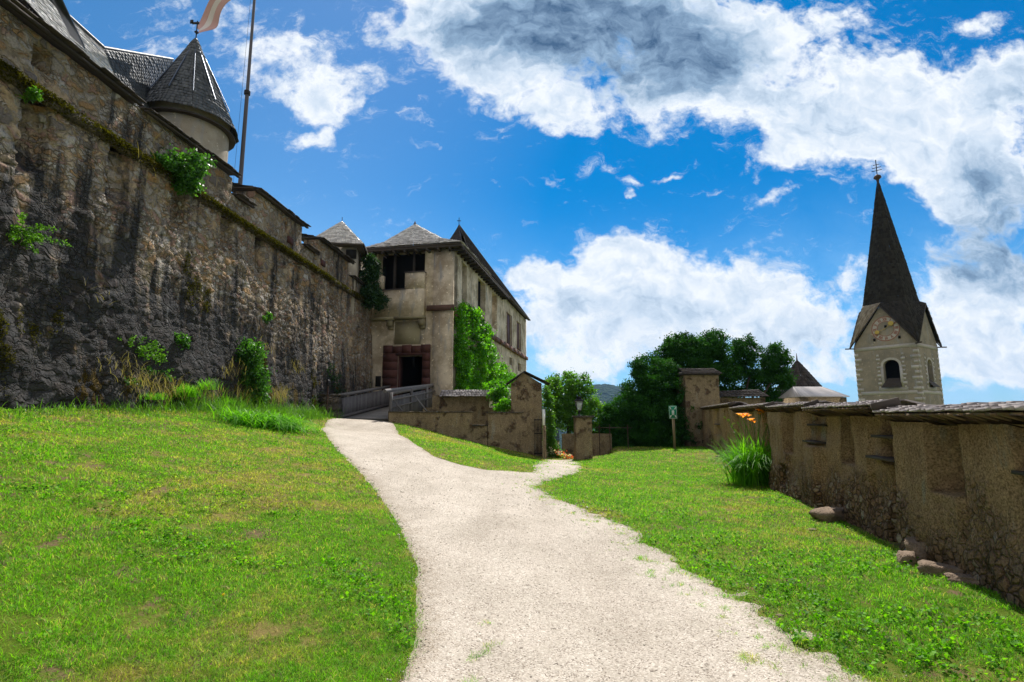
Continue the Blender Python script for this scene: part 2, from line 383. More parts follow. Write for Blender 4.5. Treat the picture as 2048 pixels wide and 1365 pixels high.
def shingle(name, c0, c1, rough=.5, spec=.5, moss=0):
    m, t, b = mat(name, rough, spec)
    v = t.obj(); r = t.attr('rnd'); n = t.noise(v, 14, 4, .6)
    f = t.math('ADD', t.math('MULTIPLY', r, .7), t.math('MULTIPLY', n, .3))
    col = t.ramp(f, [(.1, c0), (.9, c1)])
    if moss:
        col = t.mix(t.smooth(t.noise(v, 3, 6, .65), .62, .68), col, (.10, .09, .03))
    t.put(b.inputs['Base Color'], col)
    t.put(b.inputs['Roughness'], t.math('ADD', t.math('MULTIPLY', n, .25), rough - .12))
    t.put(b.inputs['Normal'], t.bump(t.noise(t.mapping(v, (1, 1, .3)), 40, 3), .25, .006))
    return m
shingle('slate_glare', (.42, .39, .38), (.96, .91, .88), .4, 1.0)  # tone raised to near white, standing in for sun glare on the roofs
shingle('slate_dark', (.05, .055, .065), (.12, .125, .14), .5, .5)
shingle('shingle_brown', (.035, .028, .028), (.09, .07, .068), .7, .3)
shingle('shingle_spire', (.022, .019, .018), (.055, .047, .042), .85, .2)
shingle('shingle_spire_sunlit', (.22, .17, .13), (.55, .45, .36), .85, .2)  # lit copy of the spire shingle: sunlight on one slope put into the colour
shingle('shingle_grey', (.20, .17, .17), (.50, .45, .44), .6, .4)
shingle('board_dark', (.03, .024, .022), (.075, .06, .052), .75, .3, 1)
simple('wood_grey', (.155, .145, .145), .8, .35, 5, .4); simple('wood_dark', (.055, .043, .036), .8, .4, 5, .4); simple('wood_brown', (.16, .105, .06), .8, .35, 5, .4)
simple('wood_post', (.26, .20, .12), .8, .25, 5, .3); simple('beam_pale', (.27, .23, .14), .85, .3, 3)
simple('sandstone_red', (.085, .034, .028), .85, .35, 5, .7, .02); simple('sandstone_band', (.15, .08, .06), .85, .35, 4, .7, .02)
simple('shutter_red', (.075, .022, .02), .6, .3, 5, .2); simple('iron', (.02, .02, .022), .5, .2, 8, .1, .002, .5, .6)
simple('iron_rust', (.07, .04, .03), .6, .3, 8, .2, .003, .4, .3); simple('metal_bluegrey', (.08, .10, .14), .35, .15, 3, .05, .003, .5, .7)
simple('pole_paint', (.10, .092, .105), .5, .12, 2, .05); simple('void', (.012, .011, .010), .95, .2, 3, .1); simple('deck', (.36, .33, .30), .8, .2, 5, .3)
simple('pipe_green', (.10, .095, .05), .5, .2, 3, .1); simple('roof_metal', (.50, .45, .42), .4, .25, 2.5, .1, .004, .6, .2)
simple('white_paint', (.78, .78, .76), .5, .05, 4, .05); simple('sign_green', (.0, .20, .10), .45, .06, 4, .02); simple('gold', (.50, .36, .08), .35, .1, 4, .1, .002, .5, .4)
simple('paint_clock', (.30, .15, .11), .9, .25, 8, .2); simple('paint_white_old', (.46, .42, .38), .9, .25, 6, .3); simple('slate_blue', (.10, .15, .20), .5, .2, 5, .2)
simple('rock', (.24, .175, .125), .95, .6, 7, 1.0, .07); simple('bark', (.055, .042, .03), .95, .35, 8, .8, .02); simple('soil', (.10, .065, .035), .95, .4, 8, .7)
simple('flag_cloth', (.62, .36, .33), .8, .08, 2, .1); simple('flag_red', (.42, .07, .06), .8, .1, 2, .1); simple('flag_white', (.74, .64, .60), .8, .08, 2, .1)
simple('gravel_stone', (.46, .41, .34), .8, .35, 3, .4, .003)

def leafmat(name, c0, c1, c2=None, trans=.45, rough=.45, spec=.4, nscale=1.2):
    m, t, b = mat(name, rough, spec)
    r = t.attr('rnd'); n = t.noise(t.obj(), nscale, 3, .6)
    f = t.math('ADD', t.math('MULTIPLY', r, .65), t.math('MULTIPLY', n, .35))
    st = [(.15, c0), (.7, c1)] + ([(.97, c2)] if c2 else [])
    col = t.ramp(f, st)
    t.put(b.inputs['Base Color'], col)
    tr = t.node('ShaderNodeBsdfTranslucent'); t.put(tr.inputs[0], t.mix(1.0, col, (1.7, 1.9, .7, 1), 'MULTIPLY'))
    mx = t.node('ShaderNodeMixShader'); mx.inputs[0].default_value = trans
    out = t.n['Material Output']; t.l.new(b.outputs[0], mx.inputs[1]); t.l.new(tr.outputs[0], mx.inputs[2]); t.l.new(mx.outputs[0], out.inputs[0])
    return m
leafmat('leaf_ivy', (.035, .14, .006), (.12, .33, .010), (.25, .45, .02), .52)
leafmat('leaf_yew', (.010, .044, .007), (.032, .125, .013), (.07, .20, .022), .25, .75, .15)
leafmat('leaf_tree', (.04, .12, .010), (.10, .23, .02), (.18, .32, .03), .5)
leafmat('leaf_shrub', (.03, .10, .018), (.07, .19, .025), (.14, .27, .05), .45, .4, .4)
leafmat('leaf_lily', (.06, .20, .008), (.15, .38, .015), (.26, .50, .04), .5, .5, .3)
leafmat('leaf_dark', (.012, .045, .012), (.03, .08, .02), None, .3)
leafmat('moss', (.03, .028, .004), (.08, .07, .008), (.14, .13, .012), .3, .9, .1)
leafmat('moss_bright', (.10, .12, .01), (.2, .22, .015), (.26, .26, .02), .4, .9, .1)
leafmat('grass_dry', (.20, .15, .06), (.33, .26, .12), None, .4, .7)
leafmat('petal_orange', (.75, .20, .01), (.85, .30, .02), None, .5); leafmat('petal_red', (.55, .03, .02), (.7, .12, .06), None, .4)
leafmat('petal_white', (.7, .62, .5), (.75, .7, .6), None, .4); leafmat('petal_yellow', (.7, .55, .03), (.75, .6, .05), None, .4)
# lawn blades: tone comes from where they grow (worn, dry and lush patches) plus their own chance
def lawnmat(name, ground=False):
    m, t, b = mat(name, .6, .25)
    v = t.obj(); xs_ = t.smooth(t.sep(v)[0], -2, 3, .0, -.022)
    n1 = t.noise(v, .32, 4, .6); n2 = t.noise(v, 1.6, 5, .65); n3 = t.noise(v, 9, 4, .6)
    f = t.math('ADD', t.math('MULTIPLY', n1, .45), t.math('ADD', t.math('MULTIPLY', n2, .35), t.math('MULTIPLY', n3, .2)))
    f = t.math('ADD', f, xs_)
    lush = t.ramp(t.attr('rnd'), [(0, (.02, .09, .003)), (.42, (.125, .35, .007)), (.8, (.24, .50, .02)), (.9, (.42, .40, .13)), (1, (.55, .45, .2))])
    dry = t.ramp(t.attr('rnd'), [(0, (.13, .17, .02)), (.5, (.32, .35, .05)), (1, (.62, .50, .2))])
    col = t.mix(t.smooth(f, .475, .60), lush, dry)
    if ground:
        col = t.mix(1.0, col, (.62, .55, .5, 1), 'MULTIPLY')
        col = t.mix(t.smooth(t.noise(v, 2.3, 6, .7), .60, .66), col, (.12, .08, .04))
        t.put(b.inputs['Normal'], t.bump(t.noise(v, 30, 6, .7), 1.0, .04))
        t.put(b.inputs['Base Color'], col)
        return m
    t.put(b.inputs['Base Color'], col)
    tr = t.node('ShaderNodeBsdfTranslucent'); t.put(tr.inputs[0], t.mix(1.0, col, (1.6, 1.8, .6, 1), 'MULTIPLY'))
    mx = t.node('ShaderNodeMixShader'); mx.inputs[0].default_value = .5
    out = t.n['Material Output']; t.l.new(b.outputs[0], mx.inputs[1]); t.l.new(tr.outputs[0], mx.inputs[2]); t.l.new(mx.outputs[0], out.inputs[0])
    return m
lawnmat('lawn_blades')
# ground: turf near, woods and fields far away
def groundmat():
    m, t, b = mat('turf', .95, .1)
    v = t.obj(); x, y, z = t.sep(v)
    n1 = t.noise(v, .32, 4, .6); n2 = t.noise(v, 1.6, 5, .65); n3 = t.noise(v, 9, 4, .6)
    f = t.math('ADD', t.math('MULTIPLY', n1, .45), t.math('ADD', t.math('MULTIPLY', n2, .35), t.math('MULTIPLY', n3, .2)))
    col = t.mix(t.smooth(f, .47, .575), (.10, .155, .012, 1), (.22, .17, .06, 1))
    col = t.mix(t.smooth(t.noise(v, 2.3, 6, .7), .55, .62), col, (.17, .115, .065, 1))
    far = t.mix(t.smooth(t.noise(v, .004, 4), .48, .52), (.018, .04, .014, 1), (.07, .11, .03, 1))
    col = t.mix(t.smooth(z, -30, -12, 1, 0), col, far)
    t.put(b.inputs['Base Color'], col)
    t.put(b.inputs['Normal'], t.bump(t.noise(v, 30, 6, .7), 1.0, .03))
groundmat()
def gravelmat():
    m, t, b = mat('gravel', .9, .2)
    v = t.obj()
    c1 = t.vor(v, 120, 'F1', 'Color'); c2 = t.vor(v, 60, 'F1', 'Color'); d1 = t.vor(v, 120, 'F1', 'Distance'); d2 = t.vor(v, 60, 'F1', 'Distance')
    n = t.noise(v, 1.1, 5, .6); n2 = t.noise(v, 7, 5, .7)
    a = t.ramp(t.sep(c1)[0], [(0, (.10, .08, .065)), (.14, (.30, .26, .215)), (.35, (.47, .42, .36)), (.75, (.53, .485, .425)), (1, (.72, .67, .60))])
    bb = t.ramp(t.sep(c2)[1], [(0, (.12, .10, .08)), (.10, (.42, .375, .32)), (.6, (.49, .45, .39)), (1, (.66, .61, .54))])
    col = t.mix(t.smooth(n2, .45, .6), a, bb)
    col = t.mix(1.0, col, t.ramp(n, [(.3, (.86, .84, .82)), (.7, (1.12, 1.10, 1.10))]), 'MULTIPLY')
    rut = t.noise(t.mapping(v, (1, .22, 1)), 1.3, 4, .55); col = t.mix(1.0, col, t.ramp(rut, [(.35, (.90, .88, .85)), (.6, (1.06, 1.05, 1.03))]), 'MULTIPLY')
    eg = t.smooth(t.math('ADD', t.attr('edge'), t.math('MULTIPLY', t.math('SUBTRACT', n2, .5), .9)), -.25, .32, 1, 0)
    col = t.mix(t.math('MULTIPLY', eg, .8), col, t.mix(t.noise(v, 60, 4), (.16, .115, .075), (.36, .29, .20)))
    t.put(b.inputs['Base Color'], col)
    h = t.math('ADD', t.math('MULTIPLY', d1, -.6), t.math('MULTIPLY', d2, -1.0))
    t.put(b.inputs['Normal'], t.bump(t.math('ADD', h, t.math('MULTIPLY', n2, .8)), .8, .009))
gravelmat()
def hillmat():
    m, t, b = mat('hill_forest', .95, .05)
    v = t.obj()
    c = t.vor(v, .09, 'F1', 'Color'); d = t.vor(v, .09, 'F1', 'Distance')
    col = t.ramp(t.sep(c)[0], [(0, (.010, .022, .014)), (1, (.030, .052, .028))])
    t.put(b.inputs['Base Color'], col); t.put(b.inputs['Normal'], t.bump(d, 1, 8))
hillmat()
M = MATS
# ------------------------------------------------------------------ terrain
CP = np.array([(-10.5,-6,1.4),(-10.3,0,1.65),(-10.2,5,1.78),(-10,10.3,1.87),(-9.8,14.3,1.98),(-9.3,20,1.85),(-9.1,24,1.65),(-8,25,1.5),(-6.7,24,1.45),(-5.2,23,1.4),
 (0,-6,-.1),(0,0,0),(0,3.5,0),(-3.5,3.6,.38),(-4.3,6.5,.66),(-7,10,1.25),(-7.2,16,1.45),(-5.5,-4,.7),
 (-2.8,24,.72),(0,25,.05),(2,25,-.35),(3.5,25,-.35),(-7.2,20,1.23),(-5.2,15,.99),(-3.47,11.5,.67),(-1.6,7.5,.24),(-3.25,17,.9),(-2.08,14.5,.545),(-.83,14,.27),(.5,15,.13),
 (1.28,22,-.23),(2.7,22,-.23),(1.35,9.3,.06),(1.87,6.3,.02),(4.4,4.7,.10),(5,9,.0),(6.3,13,-.08),(8.1,19.5,-.1),(10.1,27.8,.05),(6,24,.0),(5,28,.0),(4,-3,.1),(-4,-3,.4),(10,30,0),(-3,28,.6)])
def _k(r2): return np.where(r2 > 1e-12, r2 * np.log(r2 + 1e-12), 0) * .5
_n = len(CP); _A = np.zeros((_n + 3, _n + 3))
_d2 = ((CP[:, None, :2] - CP[None, :, :2]) ** 2).sum(-1)
_A[:_n, :_n] = _k(_d2) + np.eye(_n) * .8; _A[:_n, _n] = 1; _A[:_n, _n + 1:] = CP[:, :2]; _A[_n, :_n] = 1; _A[_n + 1:, :_n] = CP[:, :2].T
_w = np.linalg.solve(_A, np.concatenate([CP[:, 2], np.zeros(3)]))
def sstep(x, a, b):
    t = np.clip((x - a) / (b - a), 0, 1); return t * t * (3 - 2 * t)
def wallX(Y): return -10.68 + .063 * Y                  # castle wall line
def rwallX(Y): return 3.175 + .25 * Y                   # right parapet line
def H(X, Y):
    X = np.atleast_1d(np.asarray(X, float)); Y = np.atleast_1d(np.asarray(Y, float))
    x = np.clip(X, -11, rwallX(np.clip(Y, -6, 30)) + .5); y = np.clip(Y, -6, 30)
    d2 = (x[:, None] - CP[None, :, 0]) ** 2 + (y[:, None] - CP[None, :, 1]) ** 2
    z = _k(d2) @ _w[:_n] + _w[_n] + _w[_n + 1] * x + _w[_n + 2] * y
    z = z + fbm(np.stack([x, y], 1), 3, 2, .55) * .09
    drop = 3.2 * sstep(Y, 25.6, 29) * sstep(X, -.2, .6) * (1 - sstep(X, 3.6, 5.5))
    drop = np.maximum(drop, 4.5 * sstep(Y - np.maximum(25.3, 23.6 + (X + 5.1) * .32), 0, 1.2) * sstep(X, -8.8, -8.2) * (1 - sstep(X, .6, 1.6)))
    drop = np.maximum(drop, 5 * sstep(X - rwallX(Y), .9, 3)); drop = np.maximum(drop, 6 * sstep(Y, 31, 40))
    dist = np.hypot(X - 0, Y - 14)
    far = 112 * sstep(dist, 38, 260)
    return z - drop - far * (1 + .12 * fbm(np.stack([X, Y], 1), 5, 4, .0016) * sstep(dist, 200, 900))
def h1(x, y): return float(H(x, y)[0])
def gh(px, py):
    u, v = ray(px, py); Y = np.arange(1.5, 60, .05)
    d = EYE + v * Y - H(u * Y, Y); i = int(np.argmax(d <= 0))
    y = Y[i]; return np.array([u * y, y, h1(u * y, y)])

def grid_mesh(xs, ys, zf, name, mt, parent=None, smooth=True, keep=None):
    X, Y = np.meshgrid(xs, ys); Z = zf(X.ravel(), Y.ravel())
    V = np.stack([X.ravel(), Y.ravel(), Z], 1); nx = len(xs)
    i = np.arange(len(ys) - 1)[:, None] * nx + np.arange(nx - 1)[None]
    F = np.stack([i, i + 1, i + nx + 1, i + nx], -1).reshape(-1, 4)
    if keep is not None: F = F[keep(X.ravel(), Y.ravel())[F].any(1)]
    m = MB(); m.add(V, F, .5); return m.build(name, mt, parent, smooth)
near = np.arange(-13, 15.01, .3); g = [15 * 1.18 ** k for k in range(1, 38)]
xs = np.concatenate([-np.array(g)[::-1] + 2, near, np.array(g)])
neary = np.arange(-7, 34.01, .3); gy = [3 * 1.2 ** k for k in range(1, 40)]
ys = np.concatenate([-7 - np.array(gy)[::-1] + 3, neary, 31 + np.array(gy)])
def chunk(f):
    def q(X, Y): return np.concatenate([f(X[i:i + 20000], Y[i:i + 20000]) for i in range(0, len(X), 20000)])
    return q
tag(grid_mesh(xs, ys, chunk(H), 'ground', M['turf']), kind='structure')

# ------------------------------------------------------------------ gravel path (outline read on the ground, world metres)
L_ = [(-200,1700),(560,1500),(800,1365),(828,1290),(835,1200),(826,1130),(790,1040),(745,975),(700,925),(662,885),(640,858)]
R_ = [(784,846),(820,882),(868,914),(920,930),(975,941),(1060,945),(1072,937),(1087,924),(1092,919),(1146,919),(1158,928),(1158,945),(1095,962),(1070,975),(1120,997),(1180,1018),(1250,1058),(1350,1120),(1500,1212),(1640,1312),(1730,1365),(2000,1560)]
POLY = [gh(*p)[:2] for p in L_ if p[1] < 1480] ; POLY = [np.array([-2.6, 1.0]), np.array([-1.6, 2.4])] + POLY
POLY += [np.array([-7.5, 21.5]), np.array([-8.0, 24.7]), np.array([-5.45, 24.0])]
RR = [gh(*p)[:2] for p in R_ if p[1] < 1480]
POLY += RR + [np.array([2.35, 2.2]), np.array([2.6, 1.0]), np.array([2.2, -6]), np.array([-3.0, -6])]
POLY = np.array(POLY)
def sdist(X, Y):
    """signed distance to the path outline, positive inside"""
    P = np.stack([X, Y], 1); A = POLY; B = np.roll(POLY, -1, 0)
    d = np.full(len(P), 1e9); ins = np.zeros(len(P), bool)
    for a, b in zip(A, B):
        ab = b - a; t = np.clip(((P - a) @ ab) / (ab @ ab + 1e-12), 0, 1)
        d = np.minimum(d, np.hypot(*(P - a - t[:, None] * ab).T))
        c = (a[1] > P[:, 1]) != (b[1] > P[:, 1])
        with np.errstate(divide='ignore', invalid='ignore'):
            ins ^= c & (P[:, 0] < (b[0] - a[0]) * (P[:, 1] - a[1]) / (b[1] - a[1]) + a[0])
    return np.where(ins, d, -d)
def pathness(X, Y):
    P = np.stack([X, Y], 1); side = sstep(X, -.6, .6)       # right border is frayed, left one cleaner
    n = fbm(P, 8, 3, 1.1) * (.16 + .16 * side) + fbm(P, 9, 4, 5) * (.09 + .42 * side)
    return sdist(X, Y) + n
def pz(X, Y):
    return H(X, Y) + np.clip(pathness(X, Y) * .12, -.03, .014)
xs = np.arange(-9, 6, .07); ys = np.arange(-6, 26, .07)
gp_ = tag(grid_mesh(xs, ys, chunk(pz), 'gravel_path', M['gravel'], keep=lambda X, Y: np.concatenate([sdist(X[i:i+50000], Y[i:i+50000]) for i in range(0, len(X), 50000)]) > -.55), kind='structure')

_co = np.empty(len(gp_.data.vertices) * 3, np.float32); gp_.data.vertices.foreach_get('co', _co); _co = _co.reshape(-1, 3).astype(float)
_e = np.concatenate([pathness(_co[i:i + 50000, 0], _co[i:i + 50000, 1]) for i in range(0, len(_co), 50000)])
gp_.data.attributes.new('edge', 'FLOAT', 'POINT').data.foreach_set('value', _e.astype(np.float32))
# ------------------------------------------------------------------ blades, leaves
def blades(P, h, wd, lean, rnd, seg=2, droop=.6, az=None):
    """P (N,3) roots; arrays h,wd,lean -> curved strips"""
    N = len(P); h = np.broadcast_to(h, (N,)); wd = np.broadcast_to(wd, (N,)); lean = np.broadcast_to(lean, (N,))
    az = rng.uniform(0, 2 * math.pi, N) if az is None else az
    tw = az + rng.uniform(-1.3, 1.3, N) if seg <= 3 else az
    D = np.stack([np.cos(az), np.sin(az), 0 * az], 1); Sd = np.stack([-np.sin(tw), np.cos(tw), 0 * az], 1)
    rows = []
    for k in range(seg + 1):
        t = k / seg
        out = lean * h * t ** 1.6; up = h * t * (1 - droop * lean * t * t * .6)
        ww = wd * (1 - t ** 1.7 * .92) * (.6 + .4 * min(1, t * 3 + .4))
        c = P + D * out[:, None] + np.array([0, 0, 1]) * up[:, None]
        rows += [c - Sd * ww[:, None] / 2, c + Sd * ww[:, None] / 2]
    V = np.stack(rows, 1).reshape(-1, 3); n = 2 * (seg + 1)
    b = np.arange(N)[:, None] * n
    F = np.concatenate([np.stack([b[:, 0] + 2 * k, b[:, 0] + 2 * k + 1, b[:, 0] + 2 * k + 3, b[:, 0] + 2 * k + 2], 1) for k in range(seg)])
    return V, F, np.tile(rnd, seg)
def leaves(C, size, rnd=None, aspect=.5, up=.3, N_=None, fold=.15):
    """diamond leaves at C, random directions"""
    n = len(C); size = np.broadcast_to(size, (n,))[:, None]
    d = rng.normal(size=(n, 3)); d /= np.linalg.norm(d, axis=1)[:, None]
    nn = rng.normal(size=(n, 3)); nn[:, 2] += up * 3
    if N_ is not None: nn = nn * .6 + N_ * 1.3
    s = np.cross(d, nn); s /= np.linalg.norm(s, axis=1)[:, None] + 1e-9; nn = np.cross(s, d)
    a = C - d * size / 2; c = C + d * size / 2
    l = C + s * size * aspect / 2 + nn * size * fold; r_ = C - s * size * aspect / 2 + nn * size * fold
    V = np.stack([a, r_, c, l], 1).reshape(-1, 3); F = np.arange(n * 4).reshape(-1, 4)
    return V, F, (rng.uniform(0, 1, n) if rnd is None else rnd)
def crown(lobes, n, clump=.32, leaf=.1, aspect=.55, inner=.2, per=60, jitter=.28):
    """leaf clumps spread over lobes (cx,cy,cz,rx,ry,rz)"""
    m = MB(); vol = np.array([max(l[3] * l[5], .01) for l in lobes]); vol = vol / vol.sum()
    for l, q in zip(lobes, vol):
        k = max(3, int(n * q / per)); c = np.array(l[:3]); rr = np.array(l[3:6])
        d = rng.normal(size=(k, 3)); d /= np.linalg.norm(d, axis=1)[:, None]
        rad = np.where(rng.random(k) < inner, rng.uniform(.3, .8, k), rng.uniform(.78, 1.05 + jitter * .4, k))
        cc = c + d * rr * rad[:, None]
        cr = clump * rng.uniform(.55, 1.35, k)
        idx = np.repeat(np.arange(k), per); g_ = rng.normal(size=(len(idx), 3)) * .5
        P = cc[idx] + g_ * cr[idx][:, None] * np.array([1, 1, .75])
        tone = np.clip(rng.normal(.5, .2, k)[idx] + rng.normal(0, .16, len(idx)), 0, 1)
        m.add(*leaves(P, leaf * rng.uniform(.6, 1.35, len(idx)), tone, aspect))
    return m
def limb(m, a, b, r0, r1, wob=.1, n=7, seg=6):
    a = np.array(a, float); b = np.array(b, float); t = np.linspace(0, 1, seg)[:, None]
    P = a + (b - a) * t; P[1:-1] += rng.normal(size=(seg - 2, 3)) * wob * np.linalg.norm(b - a) * .12
    m.tube(P, np.linspace(r0, r1, seg), n, False)

# ------------------------------------------------------------------ lawn
def lawn():
    m = MB(); N = 900000
    d = np.exp(rng.uniform(math.log(2.6), math.log(30), N)); th = rng.uniform(-1.02, .92, N)
    X = np.sin(th) * d; Y = np.cos(th) * d
    ok = (X > wallX(Y) - .1) & (X < rwallX(Y) - .12) & (Y < np.where(X > 3.2, 28.2, np.where(X > 1.6, 25, np.where(X > -5.4, 23.2 + (X + 5.1) * .32, 24.6)))) & (Y > .8)
    X, Y, d = X[ok], Y[ok], d[ok]
    pn = np.concatenate([pathness(X[i:i + 50000], Y[i:i + 50000]) for i in range(0, len(X), 50000)])
    pat = fbm(np.stack([X, Y], 1), 21, 3, 2.2); fine = fbm(np.stack([X, Y], 1), 23, 2, 11)
    keep = (pn < rng.normal(.0, .035 + .10 * sstep(X, -.6, .6))) | ((pn < .7) & (fine > .10 + pn * .25) & (X > -.3))
    mid_ = fbm(np.stack([X, Y], 1), 27, 3, 3.6); bare = ((pat > .25) | (mid_ > .20)) & (rng.random(len(X)) < .82)
    thin = rng.random(len(X)) < np.clip(1.15 - sstep(d, 3, 3.5) * 0, 0, 1)
    keep &= ~bare & thin
    X, Y, d, pn, pat, fine = X[keep], Y[keep], d[keep], pn[keep], pat[keep], fine[keep]
    Z = np.concatenate([H(X[i:i + 50000], Y[i:i + 50000]) for i in range(0, len(X), 50000)])
    h = (.026 + .034 * np.clip(pat + .5, 0, 1) ** 1.3 + .02 * np.clip(fine + .2, 0, 1)) * rng.uniform(.5, 1.3, len(X)) * (1 + .02 * d)
    wd = .0042 * np.clip(d / 4.5, .8, 5) * rng.uniform(.6, 1.3, len(X))
    rn = np.clip(.45 + pat * .5 + fine * .5 + rng.normal(0, .27, len(X)), 0, 1)
    m.add(*blades(np.stack([X, Y, Z - .004], 1), h, wd, rng.uniform(.3, 1.5, len(X)), rn, 2))
    # clover and plantain among the blades
    n = 9000; d = np.exp(rng.uniform(math.log(2.8), math.log(16), n)); th = rng.uniform(-.95, .85, n); x = np.sin(th) * d; y = np.cos(th) * d
    pn = pathness(x, y); cl = fbm(np.stack([x, y], 1), 31, 3, 1.1)
    ok = (pn < -.03) & (x > wallX(y)) & (x < rwallX(y) - .2) & (cl > .05)
    x, y = x[ok], y[ok]; k = 7
    xx = np.repeat(x, k) + rng.normal(0, .03, len(x) * k); yy = np.repeat(y, k) + rng.normal(0, .03, len(x) * k)
    zz = H(xx, yy) + rng.uniform(.02, .06, len(xx))
    m.add(*leaves(np.stack([xx, yy, zz], 1), rng.uniform(.018, .045, len(xx)), rng.uniform(0, .7, len(xx)), .75, 1.2))
    return tag(m.build('grass', M['lawn_blades']), kind='stuff')
lawn()
# loose stones on the path
def pebbles():
    n = 70000; d = np.exp(rng.uniform(math.log(2.7), math.log(15), n)); th = rng.uniform(-.6, .75, n); x = np.sin(th) * d; y = np.cos(th) * d
    pn = np.concatenate([pathness(x[i:i + 50000], y[i:i + 50000]) for i in range(0, n, 50000)]); ok = pn > np.where(rng.random(n) < .35, -.08 - .45 * sstep(x, 0, 1) * rng.random(n), 0); x, y, d = x[ok], y[ok], d[ok]; n = len(x)
    z = H(x, y) + .012
    s = rng.gamma(3, .0012, n) * np.clip(d / 5, .9, 2.0)
    base = np.array([[1, 0, 0], [0, 1, 0], [-1, 0, 0], [0, -1, 0], [0, 0, .8], [0, 0, -.8]])
    V = base[None] * s[:, None, None] * rng.uniform(.6, 1.5, (n, 6, 1)) + np.stack([x, y, z], 1)[:, None]
    f = np.array([[0, 1, 4], [1, 2, 4], [2, 3, 4], [3, 0, 4], [1, 0, 5], [2, 1, 5], [3, 2, 5], [0, 3, 5]])
    F = (f[None] + np.arange(n)[:, None, None] * 6).reshape(-1, 3)
    m = MB(); m.add(V.reshape(-1, 3), F, np.repeat(rng.random(n), 8)); tag(m.build('gravel', M['gravel_stone']), kind='stuff')
pebbles()
# ------------------------------------------------------------------ surface helpers
def wl(px, py):                       # hit on the castle wall plane -> (Y, z)
    u, v = ray(px, py); Y = 10.68 / (.063 - u); return Y, EYE + v * Y
FX = np.array([.981, -.193, 0]); FY = np.array([.193, .981, 0]); FO = np.array([-8.66, 32, 0.]); FC = FO + 5.25 * FX
def fr(px, py):                       # hit on gatehouse front -> (s, z)
    u, v = ray(px, py); s = (32 * u + 8.66) / (.981 + .193 * u); Y = 32 - .193 * s; return s, EYE + v * Y
def fk(px, py):                       # hit on gatehouse flank -> (r, z)
    u, v = ray(px, py); r = (u * FC[1] - FC[0]) / (.193 - .981 * u); return r, EYE + v * (FC[1] + .981 * r)
def relief_wall(m, P, D, Nn, s_arr, z_arr, depth, thick, zb=0):
    """front sheet pushed along -Nn by depth(s,z), closed by a plain back, top and ends. P(s) origin line"""
    Sg, Zg = np.meshgrid(s_arr, z_arr); s = Sg.ravel(); z = Zg.ravel()
    dp = depth(s, z)
    V = P + s[:, None] * D + np.stack([0 * z, 0 * z, z], 1) - dp[:, None] * Nn
    nx = len(s_arr); ny = len(z_arr)
    i = np.arange(ny - 1)[:, None] * nx + np.arange(nx - 1)[None]
    m.add(V, np.stack([i, i + 1, i + nx + 1, i + nx], -1).reshape(-1, 4), .5)
    # border skirts back to the rear plane
    def rim(idx):
        A = V[idx]; sb = s[idx]; zb_ = z[idx]
        B = P + sb[:, None] * D + np.stack([0 * zb_, 0 * zb_, zb_], 1) - thick * Nn
        VV = np.concatenate([A, B]); k = len(idx); j = np.arange(k - 1)
        m.add(VV, np.stack([j, j + 1, j + 1 + k, j + k], 1), .5)
    rim(np.arange(nx)); rim(np.arange(nx) + (ny - 1) * nx); rim(np.arange(ny) * nx); rim(np.arange(ny) * nx + nx - 1)
    c = [P + a * D + np.array([0, 0, b]) - thick * Nn for a in (s_arr[0], s_arr[-1]) for b in (z_arr[0], z_arr[-1])]
    m.add(c, [[0, 1, 3, 2]], .5)
def shingles(m, p0, p1, p3, p2, course=.2, width=.16, th=.022, lift=.02, gap=.006, over=1.35, jit=1.0):
    """courses of single shingles on the patch p0,p1 (eave) .. p3,p2 (upper edge above p0,p1)"""
    p0, p1, p2, p3 = [np.array(p, float) for p in (p0, p1, p2, p3)]
    Ls = (np.linalg.norm(p3 - p0) + np.linalg.norm(p2 - p1)) / 2; nc = max(1, int(round(Ls / course)))
    nrm = np.cross(p1 - p0, (p3 + p2) / 2 - (p0 + p1) / 2); nrm /= np.linalg.norm(nrm)
    if nrm[2] < 0: nrm = -nrm
    Vs, Fs, Rs = [], [], []
    for k in range(nc):
        v0 = k / nc; v1 = min(1, (k + over) / nc)
        a0 = p0 + (p3 - p0) * v0; b0 = p1 + (p2 - p1) * v0; a1 = p0 + (p3 - p0) * v1; b1 = p1 + (p2 - p1) * v1
        L = np.linalg.norm(b0 - a0); n = max(1, int(round(L / width)))
        e = np.linspace(0, 1, n + 1) + (0 if n < 3 else np.concatenate([[0], rng.uniform(-.3, .3, n - 1) / n, [0]]))
        if k % 2 and n > 2: e[1:-1] += .25 / n
        t0 = e[:-1, None]; t1 = e[1:, None] - gap / max(L, .2)
        dv = (a1 - a0) * 0
        jr = rng.uniform(-.12, .12, (n, 1)) * jit
        q0 = a0 + (b0 - a0) * t0 - (a1 - a0) * jr * .5 / over; q1 = a0 + (b0 - a0) * t1 - (a1 - a0) * jr * .5 / over
        q3 = a1 + (b1 - a1) * t0; q2 = a1 + (b1 - a1) * t1
        tt = th * rng.uniform(.6, 1.5, (n, 1)); ll = lift * (1 + rng.uniform(-.4, .6, (n, 1)) * jit)
        lo = [q0 + nrm * ll, q1 + nrm * ll, q2 + nrm * .002, q3 + nrm * .002]
        hi = [q0 + nrm * (ll + tt), q1 + nrm * (ll + tt), q2 + nrm * (tt * .6), q3 + nrm * (tt * .6)]
        V = np.stack(lo + hi, 1).reshape(-1, 3)
        F = np.array([[4, 5, 6, 7], [0, 1, 5, 4], [0, 4, 7, 3], [1, 2, 6, 5], [0, 3, 2, 1]])
        F = (F[None] + np.arange(n)[:, None, None] * 8).reshape(-1, 4)
        m.add(V, F, np.repeat(rng.uniform(0, 1, n), 5))
